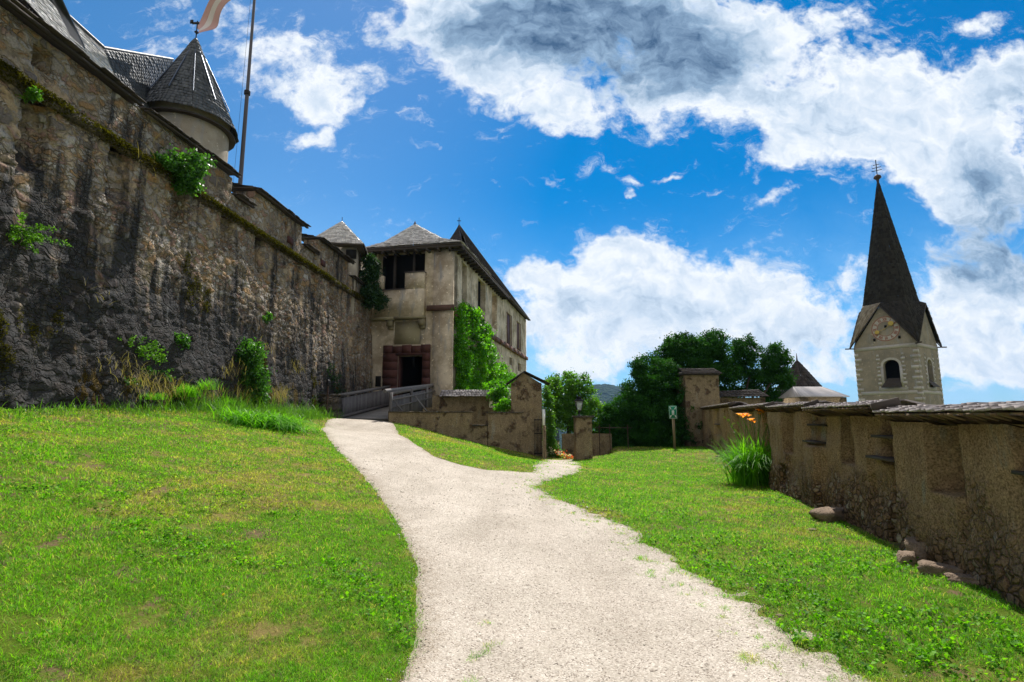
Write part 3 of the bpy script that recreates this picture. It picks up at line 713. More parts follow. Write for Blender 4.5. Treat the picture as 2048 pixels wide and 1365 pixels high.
def holed(m, P, D, Nn, s0, s1, z0, z1, holes, thick, hb=None):
    """flat wall front with through holes (a0,a1,b0,b1); outward normal Nn"""
    S_ = sorted({s0, s1, *[x for h in holes for x in h[:2]]}); Z_ = sorted({z0, z1, *[x for h in holes for x in h[2:4]]})
    S_ = [x for x in S_ if s0 <= x <= s1]; Z_ = [x for x in Z_ if z0 <= x <= z1]
    def pt(s, z, d): return P + s * D + np.array([0, 0, z]) - d * Nn
    solid = {}
    for i in range(len(S_) - 1):
        for j in range(len(Z_) - 1):
            cs = (S_[i] + S_[i + 1]) / 2; cz = (Z_[j] + Z_[j + 1]) / 2
            solid[i, j] = not any(h[0] < cs < h[1] and h[2] < cz < h[3] for h in holes)
    q = [[0, 1, 2, 3]]
    for (i, j), ok in solid.items():
        if not ok: continue
        a, b, c, d = S_[i], S_[i + 1], Z_[j], Z_[j + 1]
        m.add([pt(a, c, 0), pt(b, c, 0), pt(b, d, 0), pt(a, d, 0)], q, .5); m.add([pt(a, c, thick), pt(b, c, thick), pt(b, d, thick), pt(a, d, thick)], q, .5)
        for (di, dj, e) in ((-1, 0, [(a, c), (a, d)]), (1, 0, [(b, c), (b, d)]), (0, -1, [(a, c), (b, c)]), (0, 1, [(a, d), (b, d)])):
            if not solid.get((i + di, j + dj), False):
                (u0, w0), (u1, w1) = e
                m.add([pt(u0, w0, 0), pt(u1, w1, 0), pt(u1, w1, thick), pt(u0, w0, thick)], q, .5)
def lbox(m, O, D, Nn, s0, s1, z0, z1, d0, d1, r=None):
    """box in a wall's own frame: along s, up z, outward d"""
    P = [O + s * D + np.array([0, 0, z]) + d * Nn for z in (z0, z1) for d in (d0, d1) for s in (s0, s1)]
    return m.add(P, BOXF, r)

# ------------------------------------------------------------------ great castle wall on the left
WD = np.array([.063, 1, 0]); WL = np.linalg.norm(WD); WN = np.array([1, -.063, 0]) / WL; WP = np.array([-10.68, 0, 0])
wall = thing('castle_wall', 'tall battlemented rubble stone wall with black streaks and a mossy ledge along the left of the lawn', 'wall', (-9.6, 16, 0))
CZ = 8.36
scars = [(38, 262, .75, 1.6), (212, 345, .6, 1.3), (336, 435, .6, 1.2), (437, 490, .6, 1.1), (505, 560, .7, 1.4), (585, 570, .5, 1.5), (618, 600, .4, 1.2), (655, 632, .5, 1.5), (700, 650, .4, 1.0)]
scars = [(wl(px, py)[0], d, hgt) for px, py, d, hgt in scars]
def wdepth(s, z):
    P = np.stack([s, z], 1)
    up = np.clip((8.2 - z) / 8.2, 0, 1)
    d = -.45 * up ** 1.3                                     # battered foot
    rock = 1 - sstep(z + fbm(P, 40, 3, .5) * 4 + (s - 13) * .26, 2.6, 5.4)
    d += -rock * (.10 + .42 * np.abs(fbm(P * [1, .6], 41, 4, .62)) + .35 * fbm(P, 42, 4, 1.5))
    d += fbm(P, 43, 4, 2.4) * .10 + fbm(P * [1, .55], 44, 3, .45) * .16 + np.abs(fbm(P, 47, 3, 4.5)) * .07
    e_, hid = voro(P * [1, 1.25] + .12 * np.stack([fbm(P, 48, 2, 2), fbm(P, 49, 2, 2)], 1), 2.9, 7)
    d += -.042 * sstep(e_, .02, .22) * (.3 + hid) * (.5 + sstep(fbm(P, 39, 2, .8), -.1, .1))
    for (y0, dp, hgt) in scars:
        u = (s - (y0 + .12 * fbm(P, 45, 3, 2.5))) / (.62 + .2 * fbm(P, 38, 2, 2))
        inside = (u > 0) & (u < 1) & (z > 8.1 - hgt * (1.05 - .25 * u) + .25 * fbm(P, 46, 2, 2))
        d += np.where(inside, .85 * dp * (1 - .55 * u) * sstep(z, 8.1 - hgt * 1.1, 8.1 - hgt * .5), 0)
    return d
m = MB(); relief_wall(m, WP, WD, WN, np.arange(-4, 31.9, .045), np.arange(-.5, 8.36, .045), wdepth, 1.6)
part = m.build('wall_face', M['wall_rubble'], wall)
# mossy ledge
m = MB(); ss = np.arange(-4, 31.6, .12); ang = np.linspace(-math.pi * .55, math.pi * .55, 9)
A, B = np.meshgrid(ss, ang); a, b = A.ravel(), B.ravel()
rad = .14 + .055 * fbm(np.stack([a * 2, b], 1), 50, 3, 1.6) + .03 * fbm(np.stack([a * 8, b * 3], 1), 51, 3, 1)
zc = 8.36 + .05 * fbm(np.stack([a, 0 * a], 1), 52, 2, .5)
V = WP + a[:, None] * WD + (np.cos(b) * rad * 1.15 + .04)[:, None] * WN + np.stack([0 * a, 0 * a, zc + np.sin(b) * rad * .9], 1)
i = np.arange(8)[:, None] * len(ss) + np.arange(len(ss) - 1)[None]
m.add(V, np.stack([i, i + 1, i + len(ss) + 1, i + len(ss)], -1).reshape(-1, 4), .4)
part = m.build('ledge', M['old_stone'], wall, True)
n = 32000; a = rng.uniform(2, 31.4, n); mk = fbm(np.stack([a, 0 * a], 1), 55, 3, .75) + .05; a = a[rng.random(n) < sstep(mk, -.10, .16) * .9 + .12]; n = len(a); b = rng.normal(.35, .65, n)
C_ = WP + a[:, None] * WD + (np.cos(b) * .18 + .04)[:, None] * WN + np.stack([0 * a, 0 * a, 8.36 + np.sin(b) * .14], 1) + rng.normal(0, .025, (n, 3))
m = MB(); m.add(*leaves(C_, rng.uniform(.035, .10, n), None, .5, .2)); part = m.build('moss', M['moss'], wall); part['kind'] = 'stuff'
# battlements: (Y0, Y1, top at start, top at end)
Yb = lambda px, py: wl(px, py)[0]
def parapet(y0, y1, zb, z0, z1, holes=(), depth=.75):
    m = MB()
    def dep(s, z):
        P = np.stack([s, z], 1); d = fbm(P, 60, 4, 2.4) * .09 + np.abs(fbm(P, 61, 3, 4.5)) * .06
        for (a, b, c, e) in holes: d = d + np.where((s > a) & (s < b) & (z > c) & (z < e), .5, 0)
        return d
    relief_wall(m, WP - WN * .06, WD, WN, np.arange(y0, y1 + .03, .05), np.linspace(zb, (z0 + z1) / 2, max(3, int((z1 - zb) / .055))), dep, depth)
    m.build('merlon', M['wall_rubble'], wall)
def coping(y0, y1, z0, z1, out=.24, back=1.2, rise=.30):
    """weathered stone and shingle slabs, ragged at the eave"""
    m = MB(); a = WP + y0 * WD + WN * out + np.array([0, 0, z0]); b = WP + y1 * WD + WN * out + np.array([0, 0, z1])
    a2 = a - WN * (out + back) + np.array([0, 0, rise]); b2 = b - WN * (out + back) + np.array([0, 0, rise])
    shingles(m, a, b, a2, b2, .30, .34, .024, .016, .01, 1.5, 2.2)
    c = (a + b) / 2 - WN * .4; L = np.linalg.norm(b - a)
    m.beam(a - WN * .14 - np.array([0, 0, .03]), b - WN * .14 - np.array([0, 0, .03]), .10, .05)
    m.beam(a - WN * .75 + np.array([0, 0, .06]), b - WN * .75 + np.array([0, 0, .06]), 1.1, .05)
    m.build('coping', M['board_dark'], wall)
yA = 12.75; yB0, yB1 = 12.75, Yb(468, 345); yC0, yC1 = Yb(512, 400), Yb(607, 455); yD0, yD1 = Yb(640, 490), Yb(700, 525)
parapet(-4, yA, 8.5, 9.72, 9.72, [(5.5, 5.9, 8.9, 9.35), (10.1, 10.5, 9.0, 9.5)])
parapet(yB0 + .004, yB1, 8.5, 9.72, 9.84, [(15.2, 15.3, 9.0, 9.4)])
parapet(yC0, yC1, 8.5, 9.95, 9.95, [(20.9, 21.02, 9.2, 9.65)]); parapet(yD0, yD1, 8.5, 10.0, 10.0, [(26.3, 26.42, 9.2, 9.65)])
parapet(yB1 + .006, yC0 - .006, 8.5, 9.22, 9.22); parapet(yC1 + .006, yD0 - .006, 8.5, 9.2, 9.2); parapet(yD1 + .006, 31.4, 8.5, 9.3, 9.3)
coping(-4, yA + .1, 9.80, 9.80); coping(yA + .25, yB1 + .15, 9.74, 9.9); coping(yC0 - .15, yC1 + .2, 9.97, 10.02); coping(yD0 - .1, yD1 + .3, 10.02, 10.05)
coping(yB1 + .2, yC0 - .2, 9.24, 9.24, .2, .8, .12); coping(yC1 + .25, yD0 - .15, 9.22, 9.22, .2, .8, .12); coping(yD1 + .35, 31.2, 9.32, 9.32, .2, .8, .12)
# patches of brick red stone let into the merlons
for (px, py) in ((583, 482), (648, 527)):
    Y, z = wl(px, py); m = MB(); lbox(m, WP + WN * -.10, WD, WN, Y - .25, Y + .22, z - .14, z + .14, 0, .085, .5); m.build('inset_stone', M['sandstone_red'], wall)

# ------------------------------------------------------------------ palace roofs and round turret above the wall
pal = thing('palace', 'steep slate roofed castle building rising just behind the battlements at top left', 'building', (-15, 14, 2))
P1, P2, P0 = at(285, 228, 14.2), at(205, 98, 15.6), at(60, -80, 12.5)
E0 = at(60, 40, 9.6); E0 = np.array([-10.9, 8.0, 10.0]); PB = np.array([-10.9, 13.9, 10.15])
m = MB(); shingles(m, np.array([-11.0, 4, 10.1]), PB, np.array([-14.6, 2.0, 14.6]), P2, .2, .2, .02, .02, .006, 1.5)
m.build('main_roof', M['slate_glare'], pal)
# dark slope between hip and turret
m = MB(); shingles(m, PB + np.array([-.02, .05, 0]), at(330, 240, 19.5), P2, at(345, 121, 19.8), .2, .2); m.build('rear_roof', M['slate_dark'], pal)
m = MB(); m.tube([P2 + [0, 0, .05], at(345, 119, 19.8)], .06, 6); m.tube([np.array([-14.6, 2.0, 14.68]), P2 + [0, 0, .06]], .07, 6); m.build('ridge_cap', M['slate_dark'], pal)
# lean-to of dark shingles with a broad metal verge
v0, v1 = at(95, -10, 9.4), at(156, 84, 10.9)
v0 = at(100, -30, 8.6)
m = MB(); shingles(m, np.array([-10.6, 2.0, 9.98]), np.array([-10.55, 10.7, 9.98]), v0 + np.array([-.3, -5, .5]), v1 + [-.5, -.35, .25], .2, .18); m.build('lean_to_roof', M['board_dark'], pal)
m = MB(); m.beam(v0, v1, .34, .03, up=(.7, 0, .7)); m.build('metal_verge', M['metal_bluegrey'], pal)
m = MB()
m.box((-14.6, 9.0, 6), (6.8, 13, 7.6)); m.box((-15.6, 18, 6.5), (5.6, 5.2, 8.6)); m.build('wall', M['plaster_turret'], pal)

tur = thing('round_turret', 'round plastered turret with a slate cone roof and weather vane behind the battlements', 'turret', (*at(378, 300, 18.2)[:2], 6))
tc = at(371, 300, 18.2); tcx, tcy = tc[0], tc[1]
m = MB(); zs = np.linspace(6, 12.6, 12); n = 40; a = np.arange(n) * 2 * math.pi / n
m.tube([(tcx, tcy, z) for z in zs], 1.38, n); m.build('drum', M['plaster_turret'], tur, False)
m = MB(); N8 = 12; a = (np.arange(N8 + 1) + .2) * 2 * math.pi / N8
apex = np.array([tcx + .0, tcy, at(380, 78, 18.2)[2]])
prof = [(1.85, 12.18), (1.45, 12.95), (.0, apex[2])]
for i in range(N8):
    ring = [[np.array([tcx + r * math.cos(q), tcy + r * math.sin(q), z]) for q in (a[i], a[i + 1])] for r, z in ((1.70, 12.25), (1.36, 12.95), (.04, apex[2]))]
    shingles(m, ring[0][0], ring[0][1], ring[1][0], ring[1][1], .16, .15, .015, .012); shingles(m, ring[1][0], ring[1][1], ring[2][0], ring[2][1], .17, .15, .015, .012)
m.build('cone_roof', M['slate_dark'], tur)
m = MB()
for q in a[:-1]: m.tube([(tcx + 1.43 * math.cos(q), tcy + 1.43 * math.sin(q), 12.99), (tcx, tcy, apex[2] + .03)], .022, 5)
m.build('hip_strip', M['metal_bluegrey'], tur)
m = MB(); m.tube([(tcx, tcy, 12.05), (tcx, tcy, 12.11)], 1.60, 24); m.build('eave_board', M['wood_dark'], tur)
m = MB(); sd_ = np.array([math.cos(-1.355), math.sin(-1.355), 0]); q = np.array([tcx, tcy, 11.35]) + sd_ * 1.34; m.box(q, (.12, .12, .45), -1.355); m.build('slit_window', M['void'], tur)
m = MB(); m.tube([apex, apex + [0, 0, .75]], .02, 6); m.tube([apex + [0, 0, .2], apex + [0, 0, .27], apex + [0, 0, .34]], [.02, .08, .02], 10)
m.box(apex + [-.06, 0, .66], (.26, .015, .10)); m.box(apex + [-.22, 0, .72], (.12, .015, .16)); m.build('weather_vane', M['iron'], tur)

# square turret with pyramid roof
st = at(683, 500, 29.8); stx, sty = st[0] - .05, st[1]
sq = thing('square_turret', 'small square wall turret with a low pyramid slate roof, left of the gatehouse', 'turret', (stx, sty, 6))
m = MB(); m.box((stx, sty, 8.6), (2.1, 2.1, 5.6), .15); m.build('wall', M['plaster_turret'], sq)
zap = at(676, 443, 29.8)[2]; zev = 11.25; ap = np.array([stx, sty, zap]); m = MB()
cs = [np.array([stx + 1.5 * math.sqrt(2) * math.cos(q), sty + 1.5 * math.sqrt(2) * math.sin(q), zev]) for q in [.15 + math.pi / 4 + k * math.pi / 2 for k in range(4)]]
for k in range(4):
    p, q = cs[k], cs[(k + 1) % 4]; shingles(m, p, q, p + (ap - p) * .985, q + (ap - q) * .985, .17, .2)
m.build('pyramid_roof', M['slate_glare'], sq)
m = MB()
for k in range(4): m.beam(cs[k] - [0, 0, .05], cs[(k + 1) % 4] - [0, 0, .05], .08, .1)
m.box((stx, sty, zev - .08), (2.85, 2.85, .04), .15); m.build('eave_board', M['wood_dark'], sq); m = MB(); m.tube([ap, ap + [0, 0, .25]], .02, 5); m.build('finial', M['iron'], sq)
m = MB(); q = np.array([stx + .95, sty - .98, 10.75]); m.box(q, (.55, .16, .5), .15); m.build('window', M['void'], sq)

# ------------------------------------------------------------------ flagpole and flag
fp = at(492, 300, 19.0); fx, fy = -10.38, 19.0
pole = thing('flagpole', 'tall grey flagpole standing behind the battlements of the castle wall', 'flagpole', (fx, fy, 4))
m = MB(); m.tube([(fx, fy, 4), (fx, fy, 14.2)], [.092, .07], 12); m.tube([(fx, fy, 14.2), (fx, fy, 20.9)], [.062, .045], 12); m.build('pole', M['pole_paint'], pole)
m = MB(); m.tube([(fx, fy, 14.12), (fx, fy, 14.26)], .115, 12); m.build('collar', M['iron'], pole); m = MB(); m.tube([(fx, fy, 20.9), (fx, fy, 21.0), (fx, fy, 21.1)], [.03, .09, .02], 10); m.build('truck_cap', M['iron'], pole)
m = MB(); m.tube([(fx - .30, fy, 8), (fx - .12, fy, 20.8)], .006, 4); m.build('halyard', M['iron'], pole)
fl = thing('flag', 'pale red and white flag hanging folded from the tall flagpole', 'flag', (fx, fy, 17.5))
def cloth(name, w0, w1, mt):
    U_ = np.linspace(0, 1, 40); W_ = np.linspace(w0, w1, 8); A, B = np.meshgrid(U_, W_); a, b = A.ravel(), B.ravel()
    # attached along the pole (b runs down it), free end droops to the left
    x = fx - .06 - 2.15 * a ** .95 * (1 - .12 * b) - .12 * np.sin(a * 9 + b * 3)
    z = 20.3 - 1.5 * b * (1 - .55 * a) - 3.3 * a ** 1.15 + .12 * np.sin(a * 8 + 1) * a
    y = fy + .25 * np.sin(a * 8.5 + b * 1.7) * (.3 + a) - .25 * a
    m = MB(); i = np.arange(7)[:, None] * 40 + np.arange(39)[None]
    m.add(np.stack([x, y, z], 1), np.stack([i, i + 1, i + 41, i + 40], -1).reshape(-1, 4), .5)
    o = m.build(name, mt, fl, True); md = o.modifiers.new('thickness', 'SOLIDIFY'); md.thickness = .008
cloth('upper_stripe', 0, .36, M['flag_cloth']); cloth('middle_stripe', .36, .66, M['flag_white']); cloth('lower_stripe', .66, 1, M['flag_cloth'])
# ------------------------------------------------------------------ gatehouse
FN = -FY                                              # front faces the camera
gate = thing('gatehouse', 'beige plastered gatehouse with dark doorway, red stone portal and broad slate roofs', 'gatehouse', (-5, 33, 0))
dL, dT = fr(797, 712); dR, _ = fr(845, 712); dB = 2.2
gzL, gzT = fr(755, 524); gzR, gzB = fr(848, 580)
SB0, SB1 = .35, fr(852, 600)[0]                       # bretèche box
zLedge = fr(790, 637)[1]; zTop = 11.95
m = MB(); holed(m, FO, FX, FN, -.4, 5.25, -5, zTop, [(dL, dR, dB, dT), (SB0 - .1, SB1 - .12, fr(800, 598)[1], zTop - .12)], .7)
# battered corner pier and rubble foot
lbox(m, FO, FX, FN, 5.25 - 1.28, 5.25, -5, zTop, .003, .10)
m.build('front_wall', M['plaster_beige'], gate)
m = MB()
for k in range(24):
    z0 = -5 + k * .31; lbox(m, FO, FX, FN, 4.0 - .02 * k, 5.32 - .006 * k, z0, z0 + .315, .0, .34 - .0095 * k)
m.build('battered_foot', M['plaster_beige'], gate)
# projecting box above the door, stepped parapet
m = MB(); zb = zLedge; lv = fr(800, 583)[1]; lh = fr(760, 556)[1]; rh = fr(830, 549)[1]
sa, sb_ = fr(772, 570)[0], fr(815, 570)[0]
lbox(m, FO, FX, FN, SB0, SB1, zb, lv, .12, .42); lbox(m, FO, FX, FN, SB0, sa, lv, lh, .12, .42); lbox(m, FO, FX, FN, sb_, SB1, lv, rh, .12, .42)
lbox(m, FO, FX, FN, SB1 - .25, SB1, zb, rh, .005, .12); lbox(m, FO, FX, FN, SB0 - .2, SB1 - .252, zb, lv - .3, .005, .118)
m.build('parapet_box', M['plaster_beige'], gate)
m = MB(); lbox(m, FO, FX, FN, -.1, fr(793, 640)[0], zb - .16, zb - .003, .02, .50); lbox(m, FO, FX, FN, fr(793, 640)[0] + .01, SB1 + .05, zb - .13, zb + .003, .02, .48); m.build('ledge_beam', M['beam_pale'], gate)
for px in (784, 847):
    s = fr(px, 640)[0]; m = MB(); lbox(m, FO, FX, FN, s - .17, s + .17, zb - .55, zb - .165, .02, .42); lbox(m, FO, FX, FN, s - .15, s + .15, zb - .72, zb - .552, .02, .24); m.build('corbel', M['beam_pale'], gate)
m = MB(); lbox(m, FO, FX, FN, sb_ - .05, SB1 + .02, rh + .002, rh + .06, .08, .46); m.build('parapet_coping', M['shingle_brown'], gate); m = MB(); lbox(m, FO, FX, FN, sa - .1, sb_ + .06, lv + .002, lv + .05, .08, .46); m.build('parapet_coping', M['shingle_brown'], gate)
# recessed relief panel with its bead
m = MB(); s0, zt = fr(790, 645); s1, zq = fr(841, 688); lbox(m, FO, FX, FN, s0, s1, zq, zt, .003, .03); m.build('relief_panel', M['relief_panel'], gate)
m = MB(); lbox(m, FO, FX, FN, s1 + .004, s1 + .06, zq, zt, .003, .055); m.build('panel_frame', M['plaster_pale'], gate); m = MB(); lbox(m, FO, FX, FN, s0 - .05, s0 - .004, zq, zt, .003, .055); m.build('panel_frame', M['plaster_pale'], gate)
# band on the pier
bz = fr(880, 617)[1]; m = MB(); lbox(m, FO, FX, FN, fr(857, 617)[0] - .04, 5.33, bz - .17, bz + .15, .104, .26); m.build('stone_band', M['sandstone_band'], gate)
# red sandstone portal, block by block
m = MB(); s0, zt = fr(768, 692); s1, _ = fr(862, 692); H0 = dB - .3; nb = 7
for side, (a, b) in enumerate(((s0, dL - .02), (dR + .02, s1))):
    for k in range(nb):
        z0 = H0 + (dT + .15 - H0) * k / nb; z1 = H0 + (dT + .15 - H0) * (k + 1) / nb - .008
        j = rng.uniform(-.02, .02); lbox(m, FO, FX, FN, a + (j if side == 0 else 0), b + (j if side else 0), z0, z1, .0, .08 + rng.uniform(0, .02))
xs_ = np.linspace(s0, s1, 6)
for k in range(5): lbox(m, FO, FX, FN, xs_[k], xs_[k + 1] - .018, dT + .16, zt - (.06 if k in (1, 3) else 0), .0, .09 + rng.uniform(0, .02))
lbox(m, FO, FX, FN, dL - .16, dR + .16, dT + .002, dT + .155, 0, .10)
# splayed inner jambs
lbox(m, FO, FX, FN, dL + .002, dL + .03, dB - .1, dT - .01, -.69, .01, .3); m.build('portal_frame', M['sandstone_red'], gate)
m = MB(); lbox(m, FO, FX, FN, (dL + dR) / 2 - .10, (dL + dR) / 2 + .06, dT - .62, dT - .02, -.60, -.5); m.build('hanging_lamp', M['iron'], gate)
# dark passage behind the door
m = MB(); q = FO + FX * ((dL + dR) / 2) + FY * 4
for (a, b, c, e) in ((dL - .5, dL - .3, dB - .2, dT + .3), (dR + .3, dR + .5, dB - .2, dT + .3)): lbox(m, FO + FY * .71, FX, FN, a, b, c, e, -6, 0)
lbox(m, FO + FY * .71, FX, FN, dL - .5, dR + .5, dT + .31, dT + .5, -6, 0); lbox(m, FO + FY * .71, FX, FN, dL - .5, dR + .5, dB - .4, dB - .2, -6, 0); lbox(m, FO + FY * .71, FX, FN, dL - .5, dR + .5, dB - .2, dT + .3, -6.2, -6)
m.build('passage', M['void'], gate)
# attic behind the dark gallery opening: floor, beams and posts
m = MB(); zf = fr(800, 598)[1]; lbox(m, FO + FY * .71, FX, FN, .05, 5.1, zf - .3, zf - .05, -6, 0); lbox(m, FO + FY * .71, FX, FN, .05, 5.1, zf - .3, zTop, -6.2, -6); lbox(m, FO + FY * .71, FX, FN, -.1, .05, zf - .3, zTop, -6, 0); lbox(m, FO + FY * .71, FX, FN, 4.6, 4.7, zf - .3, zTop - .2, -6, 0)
lbox(m, FO + FY * .71, FX, FN, .06, 4.59, zf - .05, zTop + .35, -1.0, -.9); m.build('attic_shade_lining', M['void'], gate)  # black partition added close behind the opening, standing in for its shade
m = MB(); lbox(m, FO, FX, FN, fr(783, 550)[0], fr(783, 550)[0] + .14, zf - .05, zTop - .05, -.45, -.25)
lbox(m, FO, FX, FN, fr(822, 550)[0], fr(822, 550)[0] + .10, zf - .05, zTop - .05, -.45, -.25); m.build('gallery_timbers', M['wood_dark'], gate)

# flank : lower wall, red ledge, gallery piers, far section with shutters
KN = FX; G1 = 14.1; G2 = 25.9
zl = 7.95
m = MB(); holed(m, FC, FY, KN, .0, G2, -6, zl, [(fk(1019, 735)[0], fk(1024, 735)[0], 6.3, 7.0), (fk(1036, 742)[0], fk(1042, 742)[0], 6.1, 6.9)], .7)
m.build('flank_wall', M['plaster_pale'], gate)
m = MB(); 
for k in range(13):
    a = k * 2.0; b = min(G2 + .1, a + 1.97); lbox(m, FC, FY, KN, a, b, zl - .35 + rng.uniform(-.02, .02), zl - .02, .004, .24 + rng.uniform(-.02, .03))
m.build('stone_ledge', M['sandstone_band'], gate)
ops = [(fk(924, 560)[0], fk(934, 560)[0]), (fk(956, 575)[0], fk(971, 575)[0]), (fk(984, 600)[0], fk(994, 600)[0])]
m = MB(); holed(m, FC, FY, KN, .0, G1, zl, zTop - .15, [(a, b, 8.6, zTop - .5) for a, b in ops], .45)
m.build('gallery_wall', M['plaster_pale'], gate)
m = MB(); lbox(m, FC - KN * 1.6, FY, KN, .5, G1, zl, zTop, -.1, 0); m.build('gallery_lining', M['plaster_beige'], gate)
wins = [(fk(1014, 650)[0], fk(1022, 650)[0]), (fk(1034, 670)[0], fk(1040, 670)[0])]
zw = [(fk(1018, 690)[1], fk(1018, 628)[1]), (fk(1037, 698)[1], fk(1037, 645)[1])]
m = MB(); holed(m, FC, FY, KN, G1 + .004, G2, zl + .004, zTop + .1, [(a, b, c, d) for (a, b), (c, d) in zip(wins, zw)], .5)
lbox(m, FC - KN * 6.5, FY, KN, G2 + .003, G2 + .4, -6, zTop + .1, 0, 6.497); m.build('rear_wing_wall', M['plaster_pale'], gate)
for (a, b), (c, d) in zip(wins, zw):
    m = MB(); lbox(m, FC, FY, KN, a + .01, b - .01, c + .01, d - .01, -.32, -.10); o = m.build('window', M['shutter_red'], gate)
    m = MB(); lbox(m, FC, FY, KN, a - .12, b + .12, c - .12, c - .004, .004, .1); lbox(m, FC, FY, KN, a - .14, a - .01, c, d, .004, .05); lbox(m, FC, FY, KN, b + .01, b + .14, c, d, .004, .05); o2 = m.build('window_frame', M['sandstone_band'], o)
for (a, b, c, d) in ((fk(1019, 735)[0], fk(1024, 735)[0], 6.3, 7.0), (fk(1036, 742)[0], fk(1042, 742)[0], 6.1, 6.9)):
    m = MB(); lbox(m, FC, FY, KN, a, b, c, d, -.45, -.2); m.build('window', M['shutter_red'], gate)
# broad bell-cast front roof over the tower and the gallery eave
def L3(s, r, z): return FO + FX * s + FY * r + np.array([0, 0, z])
ap = at(830, 449, 34.6); zE = zTop + .02; se = 5.25 + .62; re = -.62; sw = -.55
eL, eR = L3(sw, re, zE), L3(se, re, zE)
m = MB(); k1 = .38
def lerp(a, b, t): return a + (b - a) * t
mid = lambda p: lerp(p, ap, k1) - np.array([0, 0, (ap[2] - zE) * .10])
bR, bL = L3(se, 7.2, zE), L3(sw, 7.2, zE)
for p, q in ((eL, eR), (eR, bR), (bR, bL), (bL, eL)):
    shingles(m, p, q, mid(p), mid(q), .21, .22, .022, .03); shingles(m, mid(p), mid(q), lerp(mid(p), ap, .985), lerp(mid(q), ap, .985), .21, .22, .022, .03)
m.build('front_roof', M['slate_glare'], gate)
m = MB(); m.tube([ap - [0, 0, .08], ap + [0, 0, .22]], [.14, .02], 8); m.build('roof_finial', M['slate_dark'], gate)
m = MB(); lbox(m, FO, FX, FN, sw + .02, se - .02, zE - .24, zE - .11, .42, .56); lbox(m, FC, FY, KN, -.55, G1 + .2, zE - .24, zE - .11, .42, .56)
lbox(m, FO, FX, FN, sw, se - .06, zE - .10, zE - .02, -.3, .6); lbox(m, FC, FY, KN, .31, G1 + .3, zE - .10, zE - .02, -2.0, .6)
for k in range(20): lbox(m, FC, FY, KN, -.2 + k * .72, -.08 + k * .72, zE - .38, zE - .24, -.3, .60)
for k in range(8): lbox(m, FO, FX, FN, .0 + k * .72, .12 + k * .72, zE - .38, zE - .24, -.3, .56)
m.build('eave_timbers', M['wood_dark'], gate)
m = MB(); lbox(m, FO, FX, FN, .0, 5.2, zTop - .20, zTop - .01, -.1, .10); m.build('wall_plate_eave_shade', M['wood_dark'], gate)  # timber plate whose dark strip doubles as painted shade under the eave
# gallery lean-to and steep hall roof
apH = at(918, 452, 44.0)
g0, g1 = L3(se, 1.0, zE), L3(se, G1 + .3, zE)
m = MB(); h0 = L3(se, 6.5, zE); h0 = g0
w1_ = L3(5.25 + .35, G2 + .35, zTop + .15)
a0 = lerp(g0, apH, .3); 
shingles(m, g0, g1, g0 + (apH - g0) * .22, g1 + (apH - g1) * .22, .2, .2)
shingles(m, g0 + (apH - g0) * .22, g1 + (apH - g1) * .22, lerp(g0, apH, .985), lerp(g1, apH, .985), .24, .22)
g1b = L3(5.25 + .35, G1 + .35, zTop + .12)
shingles(m, g1b, w1_, lerp(g1b, apH, .985), lerp(w1_, apH, .985), .24, .22)
nl = L3(2.4, 4.5, zE + .4); nr = L3(se - .4, 1.2, zE + .1); fl_ = L3(-.5, G2 + .3, zE + .3)
shingles(m, nl, nr, lerp(nl, apH, .985), lerp(nr, apH, .985), .24, .22); shingles(m, w1_, fl_, lerp(w1_, apH, .985), lerp(fl_, apH, .985), .3, .3); shingles(m, fl_, nl, lerp(fl_, apH, .985), lerp(nl, apH, .985), .3, .3)
m.build('hall_roof', M['shingle_brown'], gate)
m = MB(); m.tube([lerp(w1_, apH, .01) + [0, 0, .05], apH + [0, 0, .05]], .08, 6); m.beam(g1b - [0, 0, .06], w1_ - [0, 0, .06], .3, .08); m.build('hip_ridge', M['shingle_brown'], gate)
m = MB(); m.tube([apH, apH + [0, 0, .75]], .03, 6); m.box(apH + [0, 0, .45], (.34, .05, .05)); m.tube([apH - [0, 0, .3], apH + [0, 0, .1]], [.22, .03], 8); m.build('finial', M['iron'], gate)
m = MB(); lbox(m, FO, FX, FN, -2.2, -.45, -4, zTop, -12, -1); lbox(m, FO + FY * 8, FX, FN, -1.8, 4.7, 3, zTop, -17.3, 0); m.build('rear_block', M['plaster_beige'], gate)
# drain pipe in the corner, little hatch
pp = thing('drain_pipe', 'greenish drain pipe in the corner between castle wall and gatehouse', 'pipe', (*FO[:2], 2))
a_, b_ = fr(739, 646), fr(748, 770)
m = MB(); m.tube([FO + FX * a_[0] + FN * .35 + [0, 0, a_[1]], FO + FX * (b_[0]) + FN * .5 + [0, 0, b_[1] - .3]], .075, 8); m.build('pipe', M['pipe_green'], pp)
for t in (.2, .55, .9): m = MB(); q = lerp(FO + FX * a_[0] + FN * .35 + [0, 0, a_[1]], FO + FX * (b_[0]) + FN * .5 + [0, 0, b_[1] - .3], t); m.tube([q - [0, 0, .03], q + [0, 0, .03]], .095, 8); m.build('bracket', M['iron'], pp)
m = MB(); s, z = fr(757, 762); lbox(m, FO, FX, FN, s - .18, s + .16, z - .35, z + .28, .005, .04); m.build('hatch', M['void'], gate)

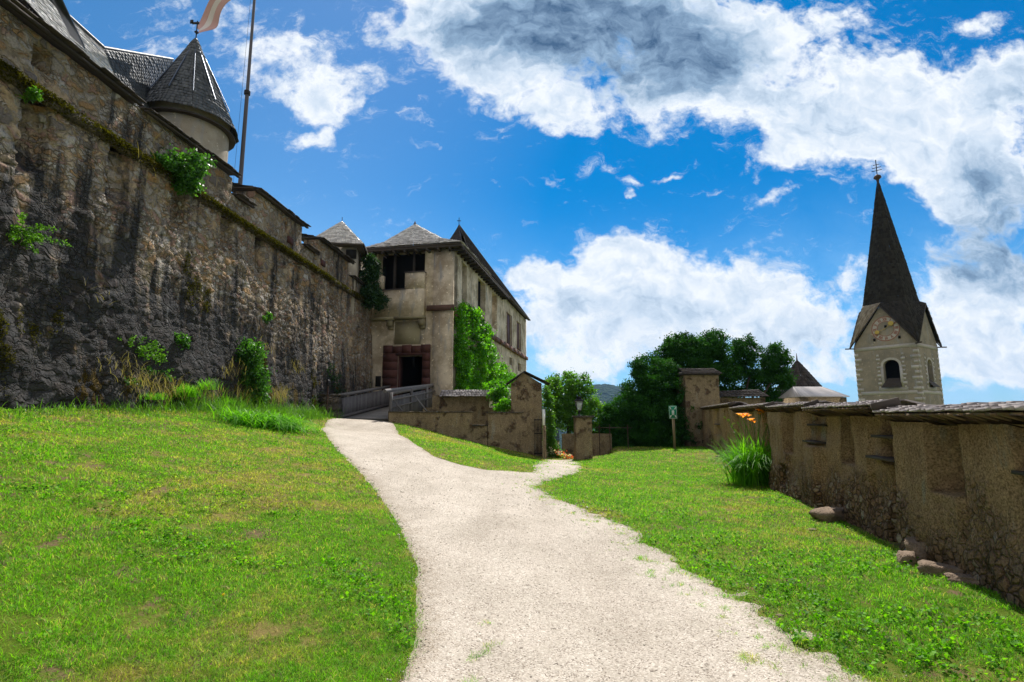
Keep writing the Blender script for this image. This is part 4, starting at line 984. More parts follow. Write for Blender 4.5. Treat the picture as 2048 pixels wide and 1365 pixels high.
# ------------------------------------------------------------------ bridge
br = thing('footbridge', 'plank footbridge with board parapets leading to the dark gatehouse door', 'bridge', (-6.6, 27, 0))
DA, DB_, DC, DD = np.array([-8.05, 24.6, 1.50]), np.array([-5.5, 23.4, 1.50]), np.array([-4.7, 31.1, 2.25]), np.array([-7.35, 31.5, 2.25])
m = MB(); n = 42
for k in range(n):
    t0, t1 = k / n, (k + .96) / n; a, b, c, d = lerp(DA, DD, t0), lerp(DB_, DC, t0), lerp(DB_, DC, t1), lerp(DA, DD, t1)
    dn = np.array([0, 0, .08]); m.add([a - dn, b - dn, d - dn, c - dn, a, b, d, c], BOXF)
m.build('deck', M['deck'], br)
m = MB(); m.beam(DA - [-.2, 0, .2], DD - [-.2, 0, .2], .22, .24); m.beam(DB_ - [.2, 0, .2], DC - [.2, 0, .2], .22, .24); m.build('girder', M['wood_dark'], br)
m = MB(); m.beam(DA + [-.1, -.12, .03], DB_ + [.15, -.12, .03], .22, .05); m.build('threshold', M['wood_grey'], br)
def rail(P, Q, hgt0, hgt1, nm, boards=True):
    m = MB(); L = np.linalg.norm(Q - P); n = int(L / .15); u = (Q - P) / L
    ang = math.atan2(u[1], u[0])
    for k in range(n):
        t = (k + .5) / n; c = lerp(P, Q, t); hh = hgt0 + (hgt1 - hgt0) * t
        m.box(c + [0, 0, hh / 2 - .1], (.135, .028, hh - .05), ang)
    m.build('boards', M['wood_grey'], nm)
    m = MB(); off = np.array([-u[1], u[0], 0]) * 0
    m.beam(P + [0, 0, hgt0 + .03], Q + [0, 0, hgt1 + .03], .14, .13); m.build('handrail', M['wood_grey'], nm)
rl = thing('bridge_railing', 'long closed board railing on the left side of the footbridge', 'railing', tuple(DA), 'railings of the footbridge')
rail(DA, DD, 1.08, 1.12, rl)
m = MB(); m.beam(DA + [.05, 0, .09], DD + [.05, 0, .09], .12, .14); m.build('kerb_beam', M['wood_grey'], rl)
rr = thing('bridge_railing', 'sloping braced timber railing on the right side of the footbridge', 'railing', tuple(DB_), 'railings of the footbridge')
rail(DB_ + [.05, .2, 0], DC, 1.12, 1.12, rr)
u = (DC - DB_) / np.linalg.norm(DC - DB_); out = np.array([u[1], -u[0], 0]) * .09
m = MB(); m.tube([DB_ + [-.12, -.15, 1.24], DC + [0, 0, 1.22]], .085, 8); m.build('top_log', M['wood_grey'], rr)
for t, nm in ((.02, 'post'), (.42, 'post'), (.8, 'post')):
    c = lerp(DB_, DC, t) + out; m = MB(); m.beam(c - [0, 0, .35], c + [0, 0, 1.18], .13, .13, up=(0, 1, 0)); m.build(nm, M['wood_grey'], rr)
for z in (.86, .52):
    m = MB(); m.beam(DB_ + out * 1.8 + [0, .1, z], DC + out * 1.8 + [0, 0, z], .035, .07); m.build('rail_bar', M['wood_grey'], rr)
for t in (.04, .46):
    c = lerp(DB_, DC, t) + out * 2; m = MB(); m.beam(c + [0, 0, .82], c + [.85, .05, -.25], .07, .07); m.build('brace', M['wood_grey'], rr)
# stone abutment left of the bridge with its iron post
ab = thing('stone_pier', 'short stone abutment pier at the left end of the footbridge', 'stone pier', (-8.5, 24.2, 1.2))
m = MB()
for k in range(5): m.box((-8.35, 24.5, 1.0 + k * .34), (.82 - .02 * k, 1.1, .33), .06 + rng.uniform(-.02, .02))
m.build('masonry', M['old_stone'], ab); m = MB(); m.box((-8.35, 24.5, 2.6), (.9, 1.15, .09), .06); m.build('cap_slab', M['old_stone'], ab)
ip = thing('iron_post', 'thin rusty iron post beside the stone pier of the footbridge', 'post', (-8.62, 23.5, 1.5))
q = at(655, 800, 23.4); m = MB(); m.tube([(q[0], 23.4, 1.2), (q[0], 23.4, 3.0)], .035, 8); m.build('shaft', M['iron_rust'], ip)
m = MB(); m.tube([(q[0], 23.4, 2.95), (q[0], 23.4, 3.06), (q[0], 23.4, 3.2), (q[0], 23.4, 3.25)], [.03, .09, .09, .02], 10); m.build('knob', M['iron'], ip)

# ------------------------------------------------------------------ low wall, gable-topped pillar, gate
LW0 = np.array([-5.35, 23.05, 0]); LW1 = np.array([.75, 25.0, 0]); LD = (LW1 - LW0) / np.linalg.norm(LW1 - LW0); LN = np.array([LD[1], -LD[0], 0]); LL = np.linalg.norm(LW1 - LW0)
lw = thing('garden_wall', 'low rough stone wall with a shallow notch running from the footbridge to the gable topped pillar', 'wall', tuple(LW0 + [0, 0, .8]))
def lws(px): u, _ = ray(px, 840); return (u * LW0[1] - LW0[0]) / (LD[0] - u * LD[1])
n0, n1 = lws(945), lws(976)
m = MB()
def ld(s, z): P = np.stack([s, z], 1); return fbm(P, 70, 4, 2.2) * .09 + np.abs(fbm(P, 71, 3, 5)) * .06
for a, b, zt in ((0, n0, 1.80), (n0, n1, 1.20), (n1, LL, 1.78)):
    relief_wall(m, LW0, LD, LN, np.arange(a, b + .03, .07), np.linspace(-1.6, zt, int((zt + 1.6) / .07)), ld, .42)
m.build('masonry', M['render_pillar'], lw)
m = MB()
for a, b, zt in ((0, n0, 1.80), (n0, n1, 1.2), (n1, LL - .2, 1.78)):
    k = max(1, int((b - a) / .5))
    for i in range(k): lbox(m, LW0, LD, LN, a + (b - a) * i / k, a + (b - a) * (i + .985) / k, zt + .004, zt + .05 + rng.uniform(0, .02), -.45, .07 + rng.uniform(-.02, .02))
m.build('coping', M['old_stone'], lw)
# second wall behind it, in front of the flank
bw = thing('rear_garden_wall', 'darker higher wall with bright shingle coping behind the low garden wall, under the climbing vine', 'wall', (-2, 28, 0))
m = MB(); x0, x1 = at(846, 800, 28.4)[0], at(992, 800, 28.4)[0]; x2, x3 = at(1010, 800, 28.4)[0], at(1030, 800, 28.4)[0]
relief_wall(m, np.array([0, 28.4, 0.]), np.array([1., 0, 0]), np.array([0, -1., 0]), np.arange(x0, x3, .09), np.linspace(-2, 2.1, 40), ld, .5)
relief_wall(m, np.array([0, 28.35, 0.]), np.array([1., 0, 0]), np.array([0, -1., 0]), np.arange(x0 + .5, x1 - .3, .09), np.linspace(1.9, 2.75, 12), ld, .4)
m.build('masonry', M['render_pillar'], bw)
m = MB(); xa = at(880, 790, 28.2)[0]; shingles(m, (xa, 27.95, 2.66), (x1, 27.95, 2.66), (xa, 28.75, 3.05), (x1, 28.75, 3.05), .2, .16); shingles(m, (x2, 27.95, 2.75), (x3, 27.95, 2.75), (x2, 28.7, 3.15), (x3, 28.7, 3.15), .2, .16); m.build('coping', M['shingle_grey'], bw)

PX0, PX1 = at(1022, 830, 25.0)[0], at(1082, 830, 25.0)[0]; pw = PX1 - PX0; pcx = (PX0 + PX1) / 2
gp = thing('gable_pillar', 'tall stone gate pillar with a small gabled cap, left of the garden gate', 'pillar', (pcx, 25.3, -.3))
m = MB(); zt = at(1023, 766, 25)[2]
relief_wall(m, np.array([PX0, 25.0, 0.]), np.array([1., 0, 0]), np.array([0, -1., 0]), np.arange(0, pw + .03, .06), np.linspace(-1.5, zt, 80), lambda s, z: ld(s, z) * .7, .9)
relief_wall(m, np.array([PX1 - .01, 24.99, 0.]), np.array([.12, 1., 0]), np.array([1., -.12, 0]), np.arange(0, .95, .06), np.linspace(-1.5, zt, 80), lambda s, z: ld(s, z) * .4, pw * .8)
pk = at(1046, 744, 25.2); A = np.array([PX0 + .02, 25.03, zt - .05]); B = np.array([PX1 + .04, 25.03, zt - .05]); C = np.array([pk[0], 25.03, pk[2] - .05]); bk = np.array([.1, .85, 0])
m.add([A, B, C, A + bk, B + bk, C + bk], [[0, 1, 2], [3, 5, 4]], .5); m.build('masonry', M['render_pillar'], gp)
m = MB(); eA = at(1010, 768, 24.85); eB = at(1098, 768, 24.85); pk0 = np.array([pk[0], 24.85, pk[2]]); bk = np.array([.12, 1.25, 0])
m.beam(lerp(eA, eA + bk, .5), lerp(pk0, pk0 + bk, .5), 1.25, .05, up=(0, 0, 1)); m.beam(lerp(pk0, pk0 + bk, .5) + [0, 0, .004], lerp(eB, eB + bk, .5), 1.25, .05)
m.build('gable_cap', M['board_dark'], gp)
# low buttress joining wall to pillar
gt = thing('iron_gate', 'narrow wrought iron gate leaf folded open against the gable topped pillar', 'gate', (1.05, 24.7, -.3))
m = MB(); ga = at(1069, 838, 24.75); gb = at(1083, 838, 24.75); z0 = h1(ga[0], 24.7) + .08; z1 = ga[2]
for t in np.linspace(0, 1, 6): q = lerp(ga, gb, t); m.tube([(q[0], 24.75, z0), (q[0], 24.75, z1)], .013, 6)
m.build('bars', M['iron'], gt); m = MB()
for z in (z0 + .05, z0 + .95, z1 - .05): m = MB(); m.beam((ga[0] - .02, 24.75, z), (gb[0] + .02, 24.75, z), .03, .04); m.build('cross_bar', M['iron'], gt)
sg = thing('notice_board', 'narrow white notice board on a post beside the gable topped pillar', 'sign', (*at(1087, 850, 24.3)[:2], 0))
m = MB(); a = at(1084, 819, 24.3); b = at(1091, 851, 24.3); m.box(((a[0] + b[0]) / 2, 24.3, (a[2] + b[2]) / 2), (.17, .04, a[2] - b[2]), .9); m.build('panel', M['white_paint'], sg)
m = MB(); m.tube([((a[0] + b[0]) / 2 - .03, 24.36, -.5), ((a[0] + b[0]) / 2 - .03, 24.36, b[2] + .6)], .035, 8); m.build('post', M['wood_post'], sg)
m = MB(); gz = h1(1.5, 24.5)
gpost = thing('gate_post', 'slim rough brown gate post under the white notice board', 'post', (1.5, 24.6, -.4))
c = at(1089, 880, 24.6); m.beam((c[0], 24.6, -.8), (c[0], 24.6, at(1089, 852, 24.6)[2]), .14, .16, up=(0, 1, 0)); m.build('shaft', M['render_pillar'], gpost)

lp = at(1167, 870, 25.2); lpx = lp[0]
pl = thing('lamp_pillar', 'square stone gate pillar carrying a glass lantern, right of the garden gate', 'pillar', (lpx, 25.2, -.4))
m = MB(); zt = at(1167, 836, 25.0)[2]; hw = .40
relief_wall(m, np.array([lpx - hw, 25.0, 0.]), np.array([1., 0, 0]), np.array([0, -1., 0]), np.arange(0, .83, .06), np.linspace(-1.3, zt, 50), lambda s, z: ld(s, z) * .5, .7)
relief_wall(m, np.array([lpx - hw + .01, 25.7, 0.]), np.array([0, -1., 0]), np.array([-1., 0, 0]), np.arange(0, .68, .06), np.linspace(-1.3, zt - .01, 50), lambda s, z: ld(s, z) * .3, .3)
m.build('masonry', M['render_pillar'], pl); m = MB(); m.box((lpx, 25.35, zt + .05), (.92, .9, .10)); m.build('cap_slab', M['old_stone'], pl)
ln = thing('lantern', 'four sided glass lantern on an iron stand on top of the stone gate pillar', 'lantern', (lpx - .1, 25.3, zt + .1))
q = np.array([at(1158, 800, 25.3)[0], 25.3, 0]); zb, zg, zr = at(1158, 833, 25.3)[2], at(1158, 821, 25.3)[2], at(1158, 803, 25.3)[2]
m = MB(); m.tube([q + [0, 0, zt + .1], q + [0, 0, zt + .14], q + [0, 0, zb + .1], q + [0, 0, zg]], [.10, .05, .03, .07], 10); m.build('stand', M['iron'], ln)
m = MB(); B4 = [[-1, -1], [1, -1], [1, 1], [-1, 1]]; V = [q + [x * .10, y * .10, zg] for x, y in B4] + [q + [x * .17, y * .17, zr] for x, y in B4]
m.add(V, [[0, 1, 5, 4], [1, 2, 6, 5], [2, 3, 7, 6], [3, 0, 4, 7], [0, 3, 2, 1], [4, 5, 6, 7]], .5)
gm, t, b = mat('lamp_glass', .25, .5); b.inputs['Base Color'].default_value = (.62, .66, .66, 1); b.inputs['Transmission Weight'].default_value = .35; m.build('glass', gm, ln)
m = MB()
for k in range(4): m.tube([V[k], V[k + 4]], .014, 5)
m.add([q + [x * .24, y * .24, zr] for x, y in B4] + [q + [x * .12, y * .12, zr + .12] for x, y in B4], [[0, 1, 5, 4], [1, 2, 6, 5], [2, 3, 7, 6], [3, 0, 4, 7], [4, 5, 6, 7], [0, 3, 2, 1]], .5)
m.box(q + [0, 0, zr + .16], (.2, .2, .09)); m.box(q + [0, 0, zr + .22], (.28, .28, .03)); m.build('hood', M['iron'], ln)
# ------------------------------------------------------------------ right parapet wall
RD = np.array([.25, 1, 0]); RL = np.linalg.norm(RD); RN = np.array([-1, .25, 0]) / RL; RP = np.array([3.175, 0, 0])
def rh(px, py):                     # hit on right wall -> (Y, z)
    u, v = ray(px, py); Y = 3.175 / (u - .25); return Y, EYE + v * Y
rw = thing('parapet_wall', 'ochre rendered parapet wall with tall niches and stepped shingle coping along the right of the lawn', 'wall', (6.5, 13, 0))
segs = [(-5, 6.65, 1.68), (6.65, 9.7, 1.77), (9.7, 13.0, 1.84), (13.0, 18.5, 1.90), (18.5, 28.4, 2.06)]
NI = []                             # niches Y0,Y1,z0,z1,depth
for (pa, pb, yt, yb, dp) in ((1917, 1868, 843, 983, .30), (1698, 1676, 828, 925, .28), (1585, 1572, 826, 906, .28), (1697, 1686, 992, 1026, .34), (1585, 1573, 948, 972, .32), (1790, 1746, 826, 925, .13), (1639, 1613, 824, 890, .13), (1534, 1524, 826, 900, .2), (1465, 1456, 824, 890, .2), (1445, 1431, 826, 870, .1)):
    Y0, zt = rh(pa, yt); Y1, _ = rh(pb, yt); Ym, zb = rh((pa + pb) / 2, yb); NI.append((Y0, Y1, zb, zt + .15, dp * 1.6))
NI += [(4.05, 4.55, 1.05, 1.55, .15), (2.2, 2.7, .95, 1.9, .28), (-1, -.5, .9, 1.9, .28)]
def rdep(s, z):
    P = np.stack([s, z], 1)
    low = sstep(.95 - z + .5 * fbm(P, 83, 3, 1.2), 0, .7)
    d = fbm(P, 80, 4, 2.0) * .12 + fbm(P * [1, .35], 81, 3, 1.3) * .10 - .06 * low + np.abs(fbm(P, 82, 4, 5.5)) * (.05 + .10 * low) + fbm(P, 86, 3, 14) * .022
    d = d + .10 * ((s > 6.65) & (s < 7.15)) + .07 * (np.sin(s * 2.9 + 1.5 * fbm(P * [1, .2], 87, 2, .5)) > .2) * sstep(z, .2, .7)
    for (a, b, c, e, dp) in NI:
        if b > a: w_ = .015 * fbm(P, 84, 2, 6); d = d + dp * ((s > a + w_) & (s < b + w_) & (z > c + w_) & (z < e))
    for k, (a, b, _) in enumerate(segs): d = d - .11 * ((s > a) & (s < b) & (k % 2 == 0))
    return d
m = MB()
for (a, b, zt) in segs:
    relief_wall(m, RP, RD, RN, np.arange(a, b + .02, .04 if a < 13 else .08), np.linspace(-1.0, zt - .10, int((zt + .9) / .04)), rdep, .9)
m.build('wall_face', M['render_ochre'], rw)
for k, (a, b, zt) in enumerate(segs):
    O = RP + np.array([0, 0, 0])
    m = MB(); oh = .27 if k < 2 else .20; e0 = RP + a * RD + RN * oh + np.array([0, 0, zt]); e1 = RP + b * RD + RN * oh + np.array([0, 0, zt])
    up = np.array([0, 0, .075]); bk = -RN * .36
    shingles(m, e0, e1, e0 + bk + up, e1 + bk + up, .12, .12, .026, .014, .014, 1.5, .7)
    shingles(m, e0 + bk + up - RN * .6 - [0, 0, .25], e1 + bk + up - RN * .6 - [0, 0, .25], e0 + bk + up, e1 + bk + up, .2, .13)
    cp = m.build('coping', M['shingle_grey'], rw)
    m = MB(); n = int((b - a) * RL / .16)
    for i in range(n):                  # soffit boards
        t0 = a + (b - a) * i / n; t1 = a + (b - a) * (i + .93) / n
        q0 = RP + t0 * RD; q1 = RP + t1 * RD
        m.add([q0 + RN * (oh - .01) + [0, 0, zt - .025], q1 + RN * (oh - .01) + [0, 0, zt - .025], q1 - RN * .02 + [0, 0, zt - .13], q0 - RN * .02 + [0, 0, zt - .13],
               q0 + RN * (oh - .01) + [0, 0, zt - .003], q1 + RN * (oh - .01) + [0, 0, zt - .003], q1 - RN * .02 + [0, 0, zt - .10], q0 - RN * .02 + [0, 0, zt - .10]], BOXF)
    m.build('soffit_boards', M['wood_brown'], rw)
    m = MB(); s_ = RP + (a - .03) * RD
    m.beam(s_ + RN * (oh + .02) + [0, 0, zt - .02], s_ - RN * .02 + [0, 0, zt + .06], .05, .11); m.build('verge_board', M['wood_dark'], rw)
for (a, b, c, d_) in ((1744, 1790, 876, .12), (1742, 1793, 922, .06), (1613, 1640, 851, .1), (1612, 1641, 886, .05), (1430, 1446, 850, .05)):
    Y0, z = rh(b, c); Y1, _ = rh(a, c); m = MB(); lbox(m, RP, RD, RN, Y0, Y1, z - .02, z + .015, -.2, .015 + (.05 if d_ < .07 else 0)); m.build('lintel', M['wood_dark'], rw)
m = MB(); lbox(m, RP, RD, RN, 3.9, 4.6, 1.16, 1.19, -.2, .05); m.build('lintel', M['wood_dark'], rw)
m = MB(); Yv, zv = rh(1905, 1090); 
for i in range(9): lbox(m, RP, RD, RN, Yv - .1 + i * .05, Yv - .09 + i * .05, .12, .42, .08, .10)
for i in range(6): lbox(m, RP, RD, RN, Yv - .12, Yv + .35, .14 + i * .05, .15 + i * .05, .102, .11)
m.build('wire_mesh', M['iron_rust'], rw)

# ------------------------------------------------------------------ brick block and outbuildings behind the far end
bp = thing('stone_buttress', 'tall square brick pillar with a shingled cap at the far end of the parapet wall', 'pillar', (10.2, 28.5, 0))
x0, x1 = at(1372, 820, 28)[0], at(1441, 820, 28)[0]; zt = at(1400, 751, 28)[2]
m = MB(); relief_wall(m, np.array([x0, 28.0, 0.]), np.array([1., 0, 0]), np.array([0, -1., 0]), np.arange(0, x1 - x0 + .05, .07), np.linspace(-1.5, zt, 80), lambda s, z: ld(s, z) * .8, 1.6)
m.build('masonry', M['render_pillar'], bp)
m = MB(); shingles(m, (x0 - .12, 27.75, zt + .04), (x1 + .12, 27.75, zt + .04), (x0 - .05, 28.75, zt + .42), (x1 + .05, 28.75, zt + .42), .22, .2, .03)
shingles(m, (x0 - .12, 29.8, zt + .0), (x1 + .12, 29.8, zt + .0), (x0 - .05, 28.75, zt + .42), (x1 + .05, 28.75, zt + .42), .22, .2, .03)
m.box(((x0 + x1) / 2, 28.75, zt + .1), (x1 - x0 + .1, 1.7, .2)); m.build('cap_roof', M['board_dark'], bp)
m = MB(); q = at(1409, 884, 27.9); m.box((q[0], 27.95, q[2]), (.16, .12, .16)); m.build('socket', M['void'], bp)
xw = at(1525, 800, 29)[0]; cw = thing('roofed_wall', 'lower masonry wall with a dark shingled roof joining the brick pillar on its right', 'wall', ((x1 + xw) / 2, 29, 0))
zt = at(1480, 796, 29)[2]; m = MB()
relief_wall(m, np.array([x1, 28.6, 0.]), np.array([1., 0, 0]), np.array([0, -1., 0]), np.arange(0, xw - x1, .09), np.linspace(-1.5, zt, 50), lambda s, z: ld(s, z) * .8, .8); m.build('masonry', M['render_pillar'], cw)
m = MB(); shingles(m, (x1, 28.3, zt + .0), (xw + .05, 28.3, zt + .02), (x1, 29.2, zt + .35), (xw - .1, 29.2, zt + .45), .22, .18, .03); m.build('roof', M['board_dark'], cw)
# conical roofed tower
ct = thing('conical_tower', 'small tower with a dark conical shingle roof behind the parapet wall', 'tower', (*at(1600, 800, 38)[:2], -5))
cx, cy = at(1600, 800, 38)[:2]; apz = at(1598, 722, 38)[2]; ez = at(1600, 822, 38)[2]; m = MB(); n = 10
for i in range(n):
    a0_, a1_ = i * 2 * math.pi / n, (i + 1) * 2 * math.pi / n
    P_ = lambda r, a_, z: np.array([cx + r * math.cos(a_), cy + r * math.sin(a_), z])
    shingles(m, P_(3.0, a0_, ez - .6), P_(3.0, a1_, ez - .6), P_(1.55, a0_, at(1600, 780, 38)[2]), P_(1.55, a1_, at(1600, 780, 38)[2]), .24, .2, .03)
    shingles(m, P_(1.55, a0_, at(1600, 780, 38)[2]), P_(1.55, a1_, at(1600, 780, 38)[2]), P_(.06, a0_, apz), P_(.06, a1_, apz), .24, .2, .03)
m.tube([(cx, cy, apz - .2), (cx, cy, apz + .55)], [.08, .01], 6); m.build('cone_roof', M['shingle_brown'], ct)
m = MB(); m.tube([(cx, cy, -7), (cx, cy, ez - .5)], 2.5, 20); m.build('drum', M['old_stone'], ct)
ot = thing('outbuilding', 'little stone turret with a bright low hipped plank roof behind the parapet wall', 'outbuilding', (*at(1640, 800, 27)[:2], -3))
xa, xb, xt0, xt1 = at(1600, 790, 27), at(1697, 793, 27), at(1590, 779, 27.8), at(1650, 778, 27.8); zt = at(1640, 795, 27)[2]
m = MB(); m.box(((xa[0] + xb[0]) / 2, 28.0, zt / 2 - 2), (xb[0] - xa[0] - .15, 1.9, zt + 4)); m.build('wall', M['render_pillar'], ot)
m = MB(); e = zt + .02; yy = 26.9
R0, R1, R2, R3 = np.array([xa[0], yy, e]), np.array([xb[0], yy, e]), np.array([xb[0], yy + 2.3, e]), np.array([xa[0], yy + 2.3, e]); T0 = np.array([xt0[0], 28.0, xt0[2] + .12]); T1 = np.array([xt1[0], 28.0, xt0[2] + .12])
for (p, q, t0, t1, n) in ((R0, R1, T0, T1, 14), (R1, R2, T1, T1, 8), (R2, R3, T1, T0, 14), (R3, R0, T0, T0, 8)):
    for k in range(n):
        a_, b_ = k / n, (k + .94) / n; nn = np.array([0, 0, .03])
        V = [lerp(p, q, a_), lerp(p, q, b_), lerp(t0, t1, b_), lerp(t0, t1, a_)]; m.add(V + [v + nn for v in V], BOXF[[0, 1]] if False else [[0, 1, 2, 3], [4, 5, 6, 7], [0, 1, 5, 4], [0, 3, 7, 4], [1, 2, 6, 5]])
m.build('plank_roof', M['roof_metal'], ot)

# ------------------------------------------------------------------ church tower
A_, B_, C_ = np.array([32.2, 49.05, 0]), np.array([35.0, 45.0, 0]), np.array([39.1, 47.85, 0]); D_ = A_ + C_ - B_; CC = (A_ + C_) / 2
ch = thing('church_tower', 'church tower with painted clock, quoins, arched bell window and a tall dark pointed spire', 'church', (*CC[:2], -8))
a = np.linalg.norm(B_ - A_); zg = 11.6; ze = 8.05
cor = [A_, B_, C_, D_]
def face(i): P, Q = cor[i], cor[(i + 1) % 4]; D = (Q - P) / np.linalg.norm(Q - P); return P, D, np.array([D[1], -D[0], 0]), np.linalg.norm(Q - P)
def ph(i, px, py):
    P, D, Nn, L = face(i); u, v = ray(px, py); s = (u * P[1] - P[0]) / (D[0] - u * D[1]); return s, EYE + v * (P[1] + D[1] * s)
m = MB(); quo = MB()
wc, wzt = ph(0, 1781, 720); _, wzb = ph(0, 1781, 775); ww = .62
for i in range(4):
    P, D, Nn, L = face(i); wcs = wc if i == 0 else L * .5; frames = MB(); sill = MB()
    sp = wzt - ww
    holed(m, P, D, Nn, 0, L, -8, ze, [(wcs - ww, wcs + ww, wzb, wzt)], .45)
    m.add([P + [0, 0, ze], P + D * L + [0, 0, ze], P + D * L / 2 + [0, 0, zg]], [[0, 1, 2]], .5)
    # arch spandrels close the head of the rectangular opening
    K = 10; aa = np.linspace(0, math.pi, K + 1)
    for k in range(K):
        p0 = (wcs - ww * math.cos(aa[k]), sp + ww * (math.sin(aa[k]) ** .8)); p1 = (wcs - ww * math.cos(aa[k + 1]), sp + ww * (math.sin(aa[k + 1]) ** .8))
        V = [P + D * s + [0, 0, z] + Nn * d for d in (-.4, .0) for s, z in (p0, p1, (p1[0], wzt + .02), (p0[0], wzt + .02))]
        m.add(V, [[4, 5, 6, 7], [0, 1, 5, 4]], .5)
        for (r0, r1, d0, d1) in ((1.0, 1.32, .004, .03),):
            c0 = np.array([wcs, sp]); e0 = [(np.array(p0) - c0) * r + c0 for r in (r0, r1)]; e1 = [(np.array(p1) - c0) * r + c0 for r in (r0, r1)]
            V = [P + D * s + [0, 0, z] + Nn * d1 for s, z in (e0[0], e1[0], e1[1], e0[1])]; frames.add(V, [[0, 1, 2, 3]], .5)
    lbox(frames, P, D, Nn, wcs - ww - .22, wcs - ww, wzb, sp, .004, .03); lbox(frames, P, D, Nn, wcs + ww, wcs + ww + .22, wzb, sp, .004, .03); lbox(frames, P, D, Nn, wcs - ww - .5, wcs + ww + .5, wzb - .32, wzb - .012, .004, .032)
    for k in range(9):
        z0 = wzb - .1 + k * .36; 
        for sg_ in (-1, 1): c_ = wcs + sg_ * (ww + .22 + .12); w2 = .12 if k % 2 else .05; lbox(frames, P, D, Nn, c_ - w2 - .05, c_ + w2 + .02, z0, z0 + .2, .005, .034)
    V = [P + D * s + [0, 0, z] + Nn * d for s, z, d in ((wcs - ww - .18, wzb - .01, .34), (wcs + ww + .18, wzb - .01, .34), (wcs + ww * .75, wzb + .75, -.3), (wcs - ww * .75, wzb + .75, -.3))]
    V += [v + np.array([0, 0, .06]) for v in V]; sill.add(V, BOXF if False else [[0, 1, 2, 3], [4, 5, 6, 7], [0, 1, 5, 4], [1, 2, 6, 5], [0, 3, 7, 4]])
    for k in range(24):
        z0 = -3 + k * .46
        if z0 > ze - .4: break
        w2 = .55 if k % 2 else .32; lbox(quo, P, D, Nn, .006, w2, z0, z0 + .26, .004, .025); lbox(quo, P, D, Nn, L - w2, L - .006, z0, z0 + .26, .004, .025)
    lbox(quo, P, D, Nn, .3, L - .3, 3.55, 3.85, .003, .02) if i < 2 else None
    lbox(quo, P, D, Nn, .1, L - .1, ze - .42, ze - .1, .006, .028)
    if i < 2: frames.build('window_surround', M['paint_white_old'], ch); sill.build('sound_hood', M['wood_dark'], ch)
m.build('wall', M['plaster_church'], ch); quo.build('quoins', M['paint_white_old'], ch)
m = MB(); m.box((CC[0], CC[1], 4.0), (1.6, 1.6, 8.5), math.atan2(face(0)[1][1], face(0)[1][0])); m.build('belfry_core', M['void'], ch)
P, D, Nn, L = face(0)
m = MB(); cs_, cz_ = ph(0, 1771, 658); Rr = .5 * abs(ph(0, 1798, 657)[0] - ph(0, 1743, 657)[0]); K = 48
def ring(mm, r0, r1, d, a0=0, a1=2 * math.pi, K=48):
    aa = np.linspace(a0, a1, K + 1)
    for k in range(K):
        V = [P + D * (cs_ + r * math.cos(q)) + [0, 0, cz_ + r * math.sin(q)] + Nn * d for r, q in ((r0, aa[k]), (r1, aa[k]), (r1, aa[k + 1]), (r0, aa[k + 1]))]; mm.add(V, [[0, 1, 2, 3]], .5)
ring(m, Rr * .62, Rr, .006); m.build('clock_ring', M['paint_white_old'], ch)
m = MB(); ring(m, Rr * .97, Rr * 1.06, .010); ring(m, Rr * .60, Rr * .66, .010)
def stroke(x0, y0, x1, y1, wd):        # in the numeral's own frame
    return (x0, y0, x1, y1, wd)
def numeral(mm, txt, ang):
    glyph = {'I': [(0, -.5, 0, .5)], 'V': [(-.3, .5, 0, -.5), (0, -.5, .3, .5)], 'X': [(-.3, .5, .3, -.5), (-.3, -.5, .3, .5)]}; wid = {'I': .34, 'V': .75, 'X': .75}
    tot = sum(wid[c] for c in txt); x = -tot / 2; hh = Rr * .24; sc = hh * (.9 if tot < 1.6 else 1.35 / tot)
    er = np.array([math.sin(ang), math.cos(ang)]); et = np.array([math.cos(ang), -math.sin(ang)]); c0 = er * Rr * .81
    for c in txt:
        cx_ = x + wid[c] / 2; x += wid[c]
        for (x0, y0, x1, y1) in glyph[c]:
            p = c0 + et * (cx_ + x0) * sc + er * y0 * hh; q = c0 + et * (cx_ + x1) * sc + er * y1 * hh; n_ = (q - p); n_ = np.array([-n_[1], n_[0]]) / np.linalg.norm(n_) * .035
            V = [P + D * (cs_ + e[0]) + [0, 0, cz_ + e[1]] + Nn * .012 for e in (p - n_, q - n_, q + n_, p + n_)]; mm.add(V, [[0, 1, 2, 3]], .5)
for k, tx in enumerate(['XII', 'I', 'II', 'III', 'IIII', 'V', 'VI', 'VII', 'VIII', 'IX', 'X', 'XI']): numeral(m, tx, k * math.pi / 6)
m.build('clock_numerals', M['paint_clock'], ch)
m = MB()
for (px, py, rr_) in ((1782, 648, .21), (1756, 665, .18)):
    s, z = ph(0, px, py); q = P + D * s + [0, 0, z] + Nn * .12
    c0 = P + D * cs_ + [0, 0, cz_] + Nn * .10; m.beam(c0, q, .05, .03); aa = np.linspace(0, 2 * math.pi, 17)[:-1]
    dirn = (q - c0) / np.linalg.norm(q - c0); sd2 = np.cross(dirn, Nn)
    V = [q + dirn * rr_ * (math.cos(t_) * (1.25 if math.cos(t_) > 0 else .8)) + sd2 * rr_ * math.sin(t_) + Nn * k for k in (0, .04) for t_ in aa]
    m.add(V, [[i, (i + 1) % 16, (i + 1) % 16 + 16, i + 16] for i in range(16)]); m.add(V[16:] + [q + Nn * .05], [[i, (i + 1) % 16, 16] for i in range(16)]); m.build('clock_hand', M['gold'], ch); m = MB()
m = MB()
for (px, py) in ((1771, 653), (1749, 680), (1799, 674)): s, z = ph(0, px, py); m = MB(); lbox(m, P, D, Nn, s - .09, s + .09, z - .14, z + .1, .014, .05); m.build('beam_hole', M['void'], ch)
